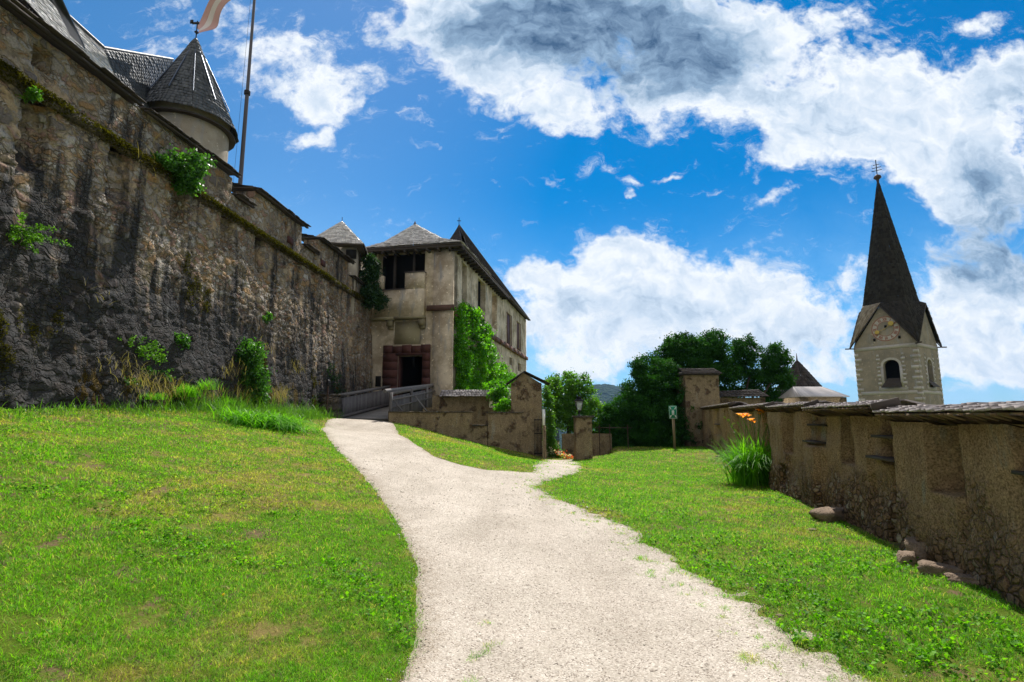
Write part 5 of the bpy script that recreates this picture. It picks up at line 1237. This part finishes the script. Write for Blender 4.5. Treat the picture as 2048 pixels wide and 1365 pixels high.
# spire with its four gables
tip = np.array([*at(1754, 370, CC[1])[:2], 24.2]); tip = np.array([CC[0], CC[1], 24.2])
dirs = []; 
m = MB(); mp = MB(); ov = .22
gab = []; cr = []
for i in range(4):
    P, D, Nn, L = face(i); gab.append(P + D * L / 2 + Nn * ov + [0, 0, zg + .1]); c = cor[i] - CC; cr.append(CC + c * (1 + ov * 1.6 / np.linalg.norm(c)) + [0, 0, ze - .1])
def oct_ring(rg, rc, z):
    o = []
    for i in range(4):
        c = cor[i] - CC; n_ = face(i)[2]; o += [CC + c / np.linalg.norm(c) * rc + [0, 0, z], CC + n_ * rg + [0, 0, z]]
    return o
r1 = oct_ring(2.2, 2.38, 11.95); r2 = oct_ring(1.58, 1.66, 15.6); r3 = oct_ring(.80, .84, 20.0); r4 = oct_ring(.07, .07, 24.2)
for i in range(4):
    c, g, cn = cr[i], gab[i], cr[(i + 1) % 4]; j = 2 * i; j2 = (j + 1) % 8; j3 = (j + 2) % 8
    k1_ = mp if i == 0 else m
    shingles(k1_, c, lerp(c, g, .02), r1[j], g * .999 + r1[j2] * .001, .26, .2, .03) if False else None
    shingles(m if i != 0 else mp, c, g, r1[j], r1[j2], .24, .22, .035); shingles(m, g, cn, r1[j2], r1[j3], .24, .22, .035)
    for ra, rb in ((r1, r2), (r2, r3), (r3, r4)): shingles(m, ra[j], ra[j2], rb[j], rb[j2], .26, .22, .03); shingles(m, ra[j2], ra[j3], rb[j2], rb[j3], .26, .22, .03)
m.build('spire', M['shingle_spire'], ch); mp.build('gable_roof', M['shingle_spire_sunlit'], ch)
m = MB()
for i in range(4):
    m.beam(cr[i] - [0, 0, .05], gab[i] - [0, 0, .05], .08, .08); m.beam(cr[(i + 1) % 4] - [0, 0, .052], gab[i] - [0, 0, .052], .08, .08)
    c = cor[i] - CC; c = c / np.linalg.norm(c); e0 = cor[i] + [0, 0, ze - .15]; m.beam(e0, e0 + c * .75, .1, .1)
m.build('verge_board', M['wood_dark'], ch)
m = MB(); m.tube([tip - [0, 0, .1], tip + [0, 0, .25], tip + [0, 0, .45], tip + [0, 0, .65], tip + [0, 0, .8]], [.09, .13, .34, .28, .04], 10); m.build('spire_ball', M['iron_rust'], ch)
m = MB(); m.tube([tip + [0, 0, .7], tip + [0, 0, 2.3]], .04, 6); xd = np.array([.79, -.61, 0])
for z, w2 in ((1.2, .42), (1.5, .36), (1.8, .26)): m.beam(tip + xd * w2 + [0, 0, z], tip - xd * w2 + [0, 0, z], .05, .05)
m.build('cross', M['iron'], ch)

# ------------------------------------------------------------------ green sign with people and arrows
g0 = at(1346, 893, 25.8); g0[2] = h1(g0[0], 25.8); sy = 25.8
gs = thing('assembly_sign', 'green square sign with white figures and four arrows on a wooden post', 'sign', (g0[0], sy, g0[2]))
a_, b_ = at(1336.5, 812, sy), at(1353.5, 838, sy); sx, sz = (a_[0] + b_[0]) / 2, (a_[2] + b_[2]) / 2; W2, H2 = (b_[0] - a_[0]) / 2, (a_[2] - b_[2]) / 2
m = MB(); m.box((sx, sy - .07, sz), (W2 * 2, .02, H2 * 2)); m.build('panel', M['sign_green'], gs)
m = MB(); m.beam((sx + .03, sy, g0[2] - .3), (sx + .03, sy, sz + .1), .10, .10, up=(0, 1, 0)); m.build('post', M['wood_post'], gs)
m = MB(); F_ = lambda pts: m.add([[sx + x * W2, sy - .0835, sz + z * H2] for x, z in pts], [list(range(len(pts)))], .5)
for fx_, hb in ((-.16, .30), (.16, .30)):
    F_([(fx_ - .12, -.02), (fx_ + .12, -.02), (fx_ + .12, .2), (fx_ - .12, .2)]); F_([(fx_ - .10, -.42), (fx_ - .02, -.42), (fx_ - .02, -.02), (fx_ - .10, -.02)]); F_([(fx_ + .02, -.42), (fx_ + .10, -.42), (fx_ + .10, -.02), (fx_ + .02, -.02)])
    F_([(fx_ + .085 * math.cos(q), hb + .075 * math.sin(q)) for q in np.linspace(0, 2 * math.pi, 11)[:-1]])
for ax, az in ((-1, 1), (1, 1), (-1, -1), (1, -1)):
    F_([(ax * .38, az * .42), (ax * .72, az * .50), (ax * .50, az * .66)][::1]); F_([(ax * .52, az * .66), (ax * .60, az * .50), (ax * .82, az * .72), (ax * .74, az * .84)])
e = .90
for x0, x1, z0_, z1_ in ((-e, e, e, e + .035), (-e, e, -e - .035, -e), (-e - .05, -e, -e - .035, e + .035), (e, e + .05, -e - .035, e + .035)): F_([(x0, z0_), (x1, z0_), (x1, z1_), (x0, z1_)])
m.build('pictogram', M['white_paint'], gs)

# ------------------------------------------------------------------ trees
def ell(px, py, Y, rx, rz=None, ry=None):
    p = at(px, py, Y); rz = rz or rx; return (*p, rx, ry or rx, rz)
big = thing('yew_tree', 'large dark green billowing tree behind the brick pillar', 'tree', (10.5, 31.5, -1))
lob = [ell(1362, 695, 31, .85, .75), ell(1428, 692, 31.2, .85, .7), ell(1395, 700, 31, .9, .75), ell(1330, 722, 31, .65, .7), ell(1325, 755, 30.6, .8, .8), ell(1380, 745, 31, 1.2, 1.1), ell(1440, 740, 31.5, 1.0, 1.0), ell(1492, 702, 32, .72, .75), ell(1480, 735, 32, .8, .7), ell(1548, 722, 32, .78, .9), ell(1556, 760, 32, .62, .7), ell(1515, 758, 32.2, .7, .5), ell(1350, 800, 30.5, 1.2, 1.0), ell(1410, 800, 32, 1.2, 1.2), ell(1540, 795, 32, .5, .45), ell(1468, 785, 32, .6, .35), ell(1505, 780, 32.4, .5, .3)]
m = crown(lob, 100000, .27, .14, .5, .3, 60, .5); m.build('crown', M['leaf_yew'], big)
m = MB()
for px, py in ((1380, 740), (1440, 730), (1500, 750), (1545, 760)): b = at(px, py, 31.6); limb(m, (10.6, 31.6, -5), b, .22, .05)
m.build('trunk', M['bark'], big)
hd = thing('evergreen_shrub', 'rounded dark evergreen thicket, left of the green sign and sloping down to the lamp pillar', 'shrub', (7, 29, -.5))
lob = [ell(1300, 775, 29, .8, .8), ell(1262, 808, 29, .75, .75), ell(1235, 840, 29, .75, .8), ell(1222, 872, 29, .6, .8), ell(1330, 790, 29, 1.0, 1.0), ell(1300, 840, 29, 1.2, 1.1), ell(1350, 850, 29, 1.1, 1.2), ell(1275, 875, 28.8, 1.1, .8), ell(1330, 880, 28.6, 1.2, .8), ell(1283, 728, 29.5, .42, .45), ell(1275, 748, 29.5, .3, .3), ell(1325, 750, 29.5, .7, .8), ell(1255, 775, 29.2, .3, .3), ell(1282, 752, 29.4, .3, .5)]
m = crown(lob, 85000, .26, .13, .5, .3, 60, .5); m.build('crown', M['leaf_yew'], hd)
m = MB(); limb(m, (7.2, 29.4, -2), (7.0, 29.2, 2.2), .2, .06); limb(m, (7.0, 29.4, -2), (6.2, 29.2, 1.2), .15, .05); m.build('trunk', M['bark'], hd)
tr = thing('deciduous_tree', 'light green broadleaf tree standing beyond the garden gate behind the lantern', 'tree', (3.1, 29.5, -3))
lob = [ell(1125, 790, 29.5, 1.0, .95), ell(1155, 775, 29.5, .7, .6), ell(1110, 770, 29.5, .5, .5), ell(1150, 820, 29.5, 1.1, .8), ell(1182, 820, 30, .65, .6), ell(1195, 845, 30, .55, .5), ell(1120, 830, 29, .6, .7), ell(1158, 853, 29.5, .9, .5), ell(1205, 862, 30, .5, .4), ell(1140, 758, 29.5, .4, .35)]
m = crown(lob, 17000, .26, .13, .6, .3, 45, .6); m.build('crown', M['leaf_tree'], tr)
m = MB(); b = np.array([3.1, 29.5, -4]); top = at(1140, 850, 29.5); limb(m, b, top, .2, .13)
for px, py in ((1125, 790), (1160, 800), (1190, 830), (1108, 830), (1145, 770)): limb(m, top, at(px, py, 29.5), .09, .02)
m.build('trunk', M['bark'], tr)
rose = thing('climbing_shrub', 'leafy yellow green climber just behind the white notice board at the garden gate', 'shrub', (1.8, 26.2, -1.5))
m = crown([ell(1095, 800, 26.2, .22, .6), ell(1097, 840, 26.2, .25, .6), ell(1098, 875, 26, .25, .6), ell(1103, 900, 26, .3, .35)], 6500, .16, .09, .6, .3, 40); m.build('foliage', M['leaf_tree'], rose)
m = MB(); limb(m, (at(1098, 905, 26.2)[0], 26.2, -2), at(1095, 790, 26.2), .03, .01); m.build('stem', M['bark'], rose)
# slate roof and wall seen through the gate
hs_ = thing('garden_house', 'low building with a blue grey slate roof glimpsed through the garden gate', 'building', (*at(1112, 880, 33)[:2], -6))
p, q, r_, s_ = at(1093, 882, 33), at(1120, 882, 33), at(1090, 838, 35), at(1114, 832, 35); p[0] -= 1.2; r_[0] -= 1.2; m = MB(); shingles(m, p, q, r_, s_, .25, .22); m.build('roof', M['slate_blue'], hs_)
m = MB(); m.box(((p[0] + q[0]) / 2, 34.2, p[2] - 2), (q[0] - p[0] - .1, 2.2, 4)); m.build('wall', M['plaster_beige'], hs_)
gw = thing('far_garden_wall', 'brown garden wall in shade behind the lamp pillar', 'wall', (3.6, 27.8, -2))
m = MB(); relief_wall(m, np.array([at(1125, 880, 28.2)[0], 28.2, 0.]), np.array([1., .0, 0]), np.array([0, -1., 0]), np.arange(0, 2.7, .1), np.linspace(-4.5, at(1150, 868, 28.2)[2], 40), ld, .4); m.build('masonry', M['render_pillar'], gw)
# iron railing right of the lamp pillar
ir = thing('iron_railing', 'thin dark iron railing in front of the evergreen thicket', 'railing', (4.8, 27.4, 0))
m = MB()
for px in (1199, 1220, 1256): q = at(px, 880, 27.2); m = MB(); m.tube([(q[0], 27.2, -.4), (q[0], 27.2, at(px, 850, 27.2)[2])], .022, 6); m.build('post', M['iron_rust'], ir)
m = MB(); q0, q1 = at(1190, 856, 27.2), at(1265, 856, 27.2); m.beam(q0, q1, .02, .025); m.build('rail', M['iron_rust'], ir)
# flower bed beyond the gate
fb_ = thing('flower_bed', 'bed of red and white blossoms just beyond the garden gate', 'flowers', (2.3, 25.8, -.6))
m = MB(); n = 900; t_ = rng.random(n); px = 1098 + 48 * t_; P3 = np.array([at(a, 903 + 18 * b + rng.normal(0, 3), 25.9 + rng.uniform(-.4, .4)) for a, b in zip(px, t_)])
m.add(*leaves(P3 - [0, 0, .06], rng.uniform(.06, .12, n), None, .6)); m.build('foliage', M['leaf_tree'], fb_)
for nm, mt, k, lo, hi in (('red_blossom', 'petal_red', 170, .25, 1.0), ('white_blossom', 'petal_white', 90, .3, .95), ('yellow_blossom', 'petal_yellow', 50, .5, .9), ('pink_blossom', 'petal_white', 60, 0, .4)):
    m = MB(); tt = rng.uniform(lo, hi, k); P3 = np.array([at(1098 + 48 * b, 902 + 18 * b + rng.normal(0, 4), 25.7 + rng.uniform(-.4, .3)) for b in tt]); m.add(*leaves(P3 + [0, 0, .05], rng.uniform(.05, .09, k), None, .9)); m.build(nm, M[mt], fb_)

# ------------------------------------------------------------------ climbing vine on the flank
vn = thing('climbing_vine', 'bright green vine covering the flank of the gatehouse', 'vine', (-2.8, 32.5, 2))
def fkp(px, py, out): r, z = fk(px, py); return FC + FY * r + KN * out + np.array([0, 0, z])
lob = []
for px, py, rr_, rz in ((910, 640, .22, .5), (909, 690, .24, .6), (910, 740, .24, .6), (912, 780, .3, .5), (920, 625, .42, .5), (935, 645, .55, .7), (948, 690, .6, .9), (917, 690, .42, 1.1), (920, 750, .5, 1.1), (945, 750, .7, 1.0), (965, 720, .6, .8), (975, 760, .75, .7), (960, 665, .5, .5), (990, 755, .7, .6), (1008, 765, .6, .5), (940, 790, .7, .7), (918, 790, .45, .6), (985, 775, .7, .5)):
    p = fkp(px, py, .25); k = p[1] / 33; lob.append((*p, rr_ * k * .85, rr_ * k * 1.9, rz * k * 1.25))
m = crown(lob, 48000, .27, .15, .65, .15, 45, .5); 
p = at(1005, 800, 27.6); q = at(1000, 815, 27.2)
m2 = crown([(*at(998, 795, 28), .45, .3, .5), (*at(1010, 812, 26.5), .4, .3, .28), (*at(990, 778, 29), .5, .4, .4)], 4500, .2, .13, .65, .2, 45, .5)
for V, F, r_ in zip(m2.V, m2.F, m2.r): m.add(V, F - F.min(), r_)
m.build('foliage', M['leaf_ivy'], vn)
m = MB(); limb(m, FC + [.2, .3, -1], fkp(925, 640, .1), .09, .03); limb(m, FC + [.3, 1.5, -1], fkp(960, 700, .1), .07, .02); m.build('stem', M['bark'], vn)

# ------------------------------------------------------------------ plants on and below the castle wall
def wp(px, py, out=.3):              # point on the real wall face (or `out` from it on the ledge) seen at px,py
    u, v = ray(px, py); off = out if out < .7 else .6
    for _ in range(8):
        Y = (10.68 - off) / (.063 - u); z = EYE + v * Y
        off = out if (z > 8.1 or out < .35) else float(-wdepth(np.array([Y]), np.array([z]))[0]) + .22 * (out > 1.25) + .04
    return WP + Y * WD + WN * off + np.array([0, 0, z])
def bush(name, label, cat, cl, n, clump, leaf, mt, group=None, root=None):
    t = thing(name, label, cat, tuple(cl[0][:3]), group); m = crown(cl, n, clump, leaf, .5, .3, 40, .6); m.build('foliage', M[mt], t)
    m = MB(); root = np.array(root if root is not None else np.array(cl[0][:3]) - [.1, 0, cl[0][5]]); 
    for l in cl[:4]: limb(m, root, np.array(l[:3]), .025, .008)
    m.build('stem', M['bark'], t); return t
def wlob(px, py, r, out=.3, rz=None): p = wp(px, py, out); return (*p, r, r, rz or r)
bush('ash_sapling', 'bushy ash sapling with glossy leaves growing from the mossy ledge near the flagpole', 'shrub', [wlob(358, 345, .33, .3), wlob(385, 335, .30, .45), wlob(405, 318, .20, .5), wlob(345, 325, .22, .3), wlob(372, 368, .28, .3)], 4200, .16, .12, 'leaf_shrub', root=wp(365, 385, .1))
bush('wall_shrub', 'tall dark shrub growing in the corner between castle wall and gatehouse gallery', 'shrub', [(*at(740, 545, 30.3), .45, .4, .75), (*at(735, 585, 30.3), .5, .45, .6), (*at(748, 600, 30.2), .6, .5, .45), (*at(738, 525, 30.3), .3, .3, .4)], 9000, .24, .15, 'leaf_dark', root=at(738, 618, 30.6))
bush('wall_shrub', 'slender green climbing shrub low on the castle wall above the tall grass clump', 'shrub', [wlob(500, 715, .38, 1.3, .45), wlob(505, 760, .42, 1.35, .5), wlob(515, 790, .35, 1.4, .4), wlob(495, 700, .25, 1.2)], 6500, .2, .12, 'leaf_shrub', root=wp(505, 830, 1.2))
bush('wall_shrub', 'small pale green sprig high on the lower wall, above the slender climbing shrub', 'shrub', [wlob(535, 632, .20, .8)], 350, .12, .10, 'leaf_shrub')
bush('wall_shrub', 'small green tuft on the rock directly over the dry plants, left of the climbing shrub', 'shrub', [wlob(358, 680, .20, 1.2), wlob(370, 688, .14, 1.2)], 600, .12, .09, 'leaf_shrub')
bush('wall_shrub', 'straggly small leaved shrub on the dark rock beside the footbridge', 'shrub', [wlob(660, 755, .45, .9), wlob(675, 790, .35, .9)], 700, .3, .10, 'leaf_dark')
bush('cornice_plant', 'small yellow green leafy clump on the mossy ledge at the far left', 'plant', [wlob(66, 188, .13, .3)], 500, .08, .07, 'leaf_tree')
def clump(name, label, cat, base, n, hgt, wd, lean, mt, spread=.25, seg=5, droop=.6, group=None, az=None, build_root=True):
    t = thing(name, label, cat, tuple(base), group); P = np.array(base) + np.stack([rng.normal(0, spread, n), rng.normal(0, spread, n), np.zeros(n)], 1)
    if base[1] < 30 and base[2] < 2.5 and build_root: P[:, 2] = H(P[:, 0], P[:, 1]) - .02
    m = MB(); m.add(*blades(P, hgt * rng.uniform(.55, 1.15, n), wd * rng.uniform(.6, 1.3, n), lean * rng.uniform(.3, 1.5, n), rng.random(n), seg, droop, az)); m.build('leaf_blades', M[mt], t); return t
# fern-like sprays jutting from the wall at far left
for (px, py, out, lab) in ((40, 470, .4, 'arching green fern sprays growing from the dark wall at the far left'), (262, 600 + 100, 1.0, 'sparse fern sprays on the rock face left of the tufted ledge')):
    p = wp(px, py, out); t = thing('fern', lab, 'fern', tuple(p), 'ferns on the castle wall'); m = MB()
    for k in range(16 if px < 100 else 7):
        L = rng.uniform(.35, .8); el = rng.uniform(-.2, 1.1); az_ = rng.uniform(-1.5, 1.2); dv = np.array([math.cos(az_) * math.cos(el), math.sin(az_) * math.cos(el), math.sin(el)])
        tt = np.linspace(0, 1, 14)[:, None]; C0 = p + rng.normal(0, .12, 3) + dv * tt * L - np.array([0, 0, .35]) * tt ** 2 * L
        m.tube(C0, .005, 4, False, .3)
        Q = np.repeat(C0, 6, 0) + rng.normal(0, .03, (84, 3)); m.add(*leaves(Q, rng.uniform(.04, .085, 84), None, .4))
    m.build('fronds', M['leaf_tree'], t)
# orange brown moss cushions hanging on the rock
n = 26000; cents = [(20, 690, .35), (30, 740, .4), (115, 690, .35), (125, 745, .3), (190, 760, .3), (15, 790, .4), (280, 740, .25), (350, 720, .25), (365, 760, .3), (425, 650, .2), (450, 745, .25), (445, 640, .2), (520, 650, .3), (590, 590, .15), (45, 410, .4), (60, 450, .35), (550, 600, .15), (215, 800, .2), (120, 800, .25), (400, 740, .2), (530, 690, .25)]
def moss_on_face():
    """cushions where the damp streaks run, thin and broken"""
    k = 300000; s = rng.uniform(7, 24, k); zz = rng.uniform(1.7, 7.2, k); P = np.stack([s, zz], 1)
    f = fbm(P * [1, .42], 99, 5, .95) - .028 * (zz - 2.2) - .03 * sstep(s, 12, 20)
    keep = (f > .115) & (rng.random(k) < sstep(f, .115, .17)) & (fbm(P, 98, 3, 5) > -.06); s, zz = s[keep], zz[keep]
    dd = wdepth(s, zz); C0 = WP + s[:, None] * WD - (dd - .015)[:, None] * WN + np.stack([0 * s, 0 * s, zz], 1)
    m = MB(); m.add(*leaves(C0 + rng.normal(0, .015, C0.shape), rng.uniform(.02, .055, len(C0)), None, .6, .1)); print('moss', len(s)); return tag(m.build('moss_cushions', M['moss']), kind='stuff')
moss_on_face()
# bank of weeds and tall grass along the foot of the wall
def foot_grass():
    m = MB(); n = 16000; Y = rng.uniform(5, 24.3, n); dens = .25 + .9 * sstep(fbm(np.stack([Y, 0 * Y], 1), 90, 3, .6), -.05, .2) * sstep(Y, 11, 14); k = rng.random(n) < dens; Y = Y[k]; n = len(Y)
    X = wallX(Y) + .55 + np.abs(rng.normal(0, .45, n)); Z = H(X, Y)
    m.add(*blades(np.stack([X, Y, Z], 1), rng.gamma(3, .085, n) * (.5 + .8 * sstep(Y, 11, 16)), .013 * np.ones(n), rng.uniform(.2, 1.1, n), rng.random(n), 4))
    return tag(m.build('tall_grass', M['leaf_tree'], None), kind='stuff')
foot_grass()
def dry_grass():
    m = MB()
    for (px, py, out, k, L) in ((290, 775, 1.3, 340, .5), (345, 790, 1.3, 300, .45), (480, 800, 1.5, 260, .6), (560, 800, 1.4, 420, .75), (590, 740, .9, 160, .5), (470, 750, 1.3, 160, .5), (520, 700, .9, 120, .4), (640, 830, 1.0, 200, .4), (240, 740, 1.1, 200, .35), (400, 800, 1.4, 240, .4), (180, 600, .7, 40, .5), (200, 330, .6, 0, .3), (430, 790, 1.4, 160, .45), (260, 350, .2, 12, .5), (310, 320, .3, 10, .6)):
        if k == 0: continue
        k = max(8, int(k * .5)); L *= .8
        p = wp(px, py, out); P = p + rng.normal(0, 1, (k, 3)) * [.15, .35, .15]
        m.add(*blades(P, L * rng.uniform(.5, 1.2, k), .009 * np.ones(k), rng.uniform(.4, 1.4, k), rng.random(k), 4))
    return tag(m.build('dry_grass', M['grass_dry'], None), kind='stuff')
dry_grass()
def green_tufts(spots):
    for i, (px, py, out, k, L, lab) in enumerate(spots):
        p = wp(px, py, out); clump('grass_tuft', lab, 'grass tuft', p, k, L, .014, .9, 'leaf_lily', .14, 4, group='grass tufts at the foot of the castle wall', build_root=False)
bush('ledge_plant', 'yellow green weeds on the rock shelf above the dry grass, highest on the rock', 'plant', [wlob(285, 708, .2, 1.2, .13), wlob(305, 700, .16, 1.2, .12), wlob(322, 716, .14, 1.2, .1)], 900, .12, .06, 'leaf_tree')
bush('ledge_plant', 'low leafy weeds on the rock just below the shelf of yellow green weeds', 'plant', [wlob(300, 745, .22, 1.2, .12), wlob(330, 752, .15, 1.2, .1), wlob(262, 760, .15, 1.2, .14)], 800, .13, .06, 'leaf_shrub')
green_tufts([
 (375, 795, 1.6, 420, .45, 'broad bright grass tuft at the wall foot, midway to the climbing shrub'), (312, 800, 1.5, 160, .25, 'small low grass tuft at the wall foot, leftmost of the tufts there'), (418, 780, 1.5, 150, .4, 'upright narrow grass tuft between the broad tuft and the climbing shrub'), (455, 815, 1.6, 320, .42, 'grass tuft directly left of the arching grass clump')])
# arching clump of broad grass at the corner of the lawn
for (px, py, k, lab) in ((500, 842, 520, 'left half of the bright arching broad leaved grass below the climbing shrub'), (555, 850, 520, 'right half of the bright arching broad leaved grass, nearer the path')):
    g_ = gh(px, py + 6); clump('daylily_leaves', lab, 'plant', (g_[0], g_[1], g_[2]), k, .62, .035, 1.7, 'leaf_lily', .32, 7, .75, group='arching leaf clumps by the castle wall')

# ------------------------------------------------------------------ orange day lily by the right wall
b0 = gh(1536, 970); dl = thing('daylily', 'large clump of arching strap leaves with orange lily blossoms by the parapet wall', 'plant', tuple(b0 + [0, .1, 0]))
n = 1100; P = b0 + np.stack([rng.normal(-.18, .27, n), rng.normal(.1, .22, n), np.zeros(n)], 1); P[:, 2] = H(P[:, 0], P[:, 1]) - .02
m = MB(); az = np.where(rng.random(n) < .55, rng.normal(math.pi * 1.15, .9, n), rng.uniform(0, 6.28, n)); m.add(*blades(P, rng.uniform(.9, 1.75, n), rng.uniform(.022, .038, n), rng.uniform(.3, 1.0, n), rng.random(n), 8, 1.05, az)); m.build('leaves', M['leaf_lily'], dl)
fl_pts = [(1483, 832), (1490, 833), (1497, 834), (1504, 841), (1524, 825), (1518, 823), (1478, 831), (1527, 827), (1500, 842), (1492, 831), (1486, 836), (1520, 830), (1509, 846), (1522, 822)]
st_ = MB(); stems = [(1455, 838), (1463, 852), (1470, 865), (1540, 832), (1535, 850), (1480, 870), (1515, 860), (1545, 845), (1475, 845)]
blos = []
for i, (px, py) in enumerate(fl_pts + stems):
    top = at(px, py, b0[1] + rng.uniform(-.1, .3)); root = b0 + [rng.normal(-.1, .2), rng.normal(.1, .15), .0]; tt = np.linspace(0, 1, 7)[:, None]
    C0 = root + (top - root) * tt + np.array([0, 0, .25]) * (tt * (1 - tt)); st_.tube(C0, .006, 5, False)
    if i < len(fl_pts): blos.append(top)
    else: st_.add(*leaves(top + rng.normal(0, .03, (7, 3)), .06, None, .3))
st_.build('stem', M['leaf_tree'], dl)
for top in blos:
    m = MB()
    for k in range(6):
        q = k * math.pi / 3 + rng.uniform(-.1, .1); d = np.array([math.cos(q) * .8, math.sin(q) * .8, .45]); tip_ = top + d * .12; mid_ = top + d * .07 + [0, 0, .025]; sd3 = np.array([-math.sin(q), math.cos(q), 0]) * .032
        m.add([top, mid_ - sd3, tip_ - [0, 0, .02], mid_ + sd3], [[0, 1, 2, 3]])
    m.build('blossom', M['petal_orange'], dl)

# ------------------------------------------------------------------ rocks at the foot of the parapet wall
def rock(px, py, sx, sy_, sz, lab, grp='rocks along the parapet wall', rot=None):
    g_ = gh(px, py); t = 18; a1 = np.linspace(0, math.pi, 12); a2 = np.linspace(0, 2 * math.pi, t + 1)[:-1]
    T, Pp = np.meshgrid(a1, a2, indexing='ij'); d = np.stack([np.sin(T) * np.cos(Pp), np.sin(T) * np.sin(Pp), np.cos(T)], -1).reshape(-1, 3)
    sd_ = rng.integers(100, 900); r_ = 1 + .9 * fbm(d, sd_, 3, 1.6) - .5 * np.abs(fbm(d, sd_ + 1, 3, 3)); q = np.sign(d) * np.abs(d) ** .6
    V = q * r_[:, None] * [sx, sy_, sz]; an = rng.uniform(0, 6) if rot is None else rot; V = V @ np.array([[math.cos(an), -math.sin(an), 0], [math.sin(an), math.cos(an), 0], [0, 0, 1]]).T + g_ + [0, 0, sz * .3]
    i = np.arange(11)[:, None] * t; j = np.arange(t)[None]; m = MB(); m.add(V, np.stack([i + j, i + (j + 1) % t, i + t + (j + 1) % t, i + t + j], -1).reshape(-1, 4), .5)
    o = m.build('rock', M['rock'], None); return tag(o, lab, 'rock', grp)
rock(1668, 1038, .34, .2, .13, 'flat brown rock in the grass at the wall foot, below the second niche', rot=.5)
rock(1815, 1128, .15, .10, .10, 'small grey rock at the left end of the rock pile under the big niche', rot=1.0)
rock(1860, 1122, .24, .17, .19, 'largest brown rock in the pile under the big niche', rot=.3)
rock(1890, 1150, .22, .12, .08, 'flat rock at the right end of the pile under the big niche', rot=-.4)
rock(1932, 1168, .16, .10, .05, 'low flat stone beyond the right end of the rock pile', rot=-.6)
rock(1447, 916, .28, .16, .09, 'dark rock at the wall foot left of the orange lilies', rot=.2)
rock(1600, 985, .22, .14, .06, 'small pale stone right of the lily clump', rot=.6)
rock(1625, 1062, .07, .05, .02, 'tiny pale stone in the grass, left of the flat brown rock', rot=.6)
rock(1560, 1237, .03, .022, .014, 'small white stone at the gravel edge in the foreground', rot=.4); rock(1207, 1022, .16, .06, .012, 'flat reddish stone in the worn grass where the path forks', rot=0)
for (px, py, lab) in ((445, 1213, 'yellow dandelion in the foreground lawn, nearest to the camera'), (350, 992, 'yellow dandelion farther up the left lawn')):
    g_ = gh(px, py); t = thing('dandelion', lab, 'flower', tuple(g_)); m = MB(); m.add(*leaves(g_ + [0, 0, .07] + rng.normal(0, .004, (30, 3)), .016, None, .5)); m.build('blossom', M['petal_yellow'], t)
    m = MB(); m.tube([g_, g_ + [0, 0, .065]], .002, 5); m.build('stem', M['leaf_tree'], t)

# ------------------------------------------------------------------ far wooded hill
def hill():
    xs = np.linspace(-900, 1500, 260); ys = np.linspace(1150, 2600, 110)
    def zf(X, Y):
        c = at(1215, 767, 1650); rx = X - c[0]; ry = Y - 1700
        prof = np.interp(rx, [-900, -420, -150, -60, 0, 60, 130, 260, 500, 1200], [-.2, .3, .9, .985, 1.0, .95, .86, .6, .35, .0])
        z = -112 + (c[2] + 112) * prof * np.exp(-(ry / 420) ** 2)
        return z + fbm(np.stack([X, Y], 1), 95, 3, .006) * 14 + fbm(np.stack([X, Y], 1), 96, 2, .12) * 9
    return tag(grid_mesh(xs, ys, zf, 'hill', M['hill_forest'], smooth=False), kind='structure')
hill()

# ------------------------------------------------------------------ air
hz = MB(); hz.box((0, 1000, -20), (5600, 5200, 320)); hm = bpy.data.materials.new('air'); hm.use_nodes = True; nt = hm.node_tree; nt.nodes.clear()
pv = nt.nodes.new('ShaderNodeVolumePrincipled'); pv.inputs['Color'].default_value = (.30, .58, 1, 1); pv.inputs['Density'].default_value = .00008; pv.inputs['Anisotropy'].default_value = .2
mo = nt.nodes.new('ShaderNodeOutputMaterial'); nt.links.new(pv.outputs[0], mo.inputs['Volume'])
tag(hz.build('haze', hm), kind='stuff')
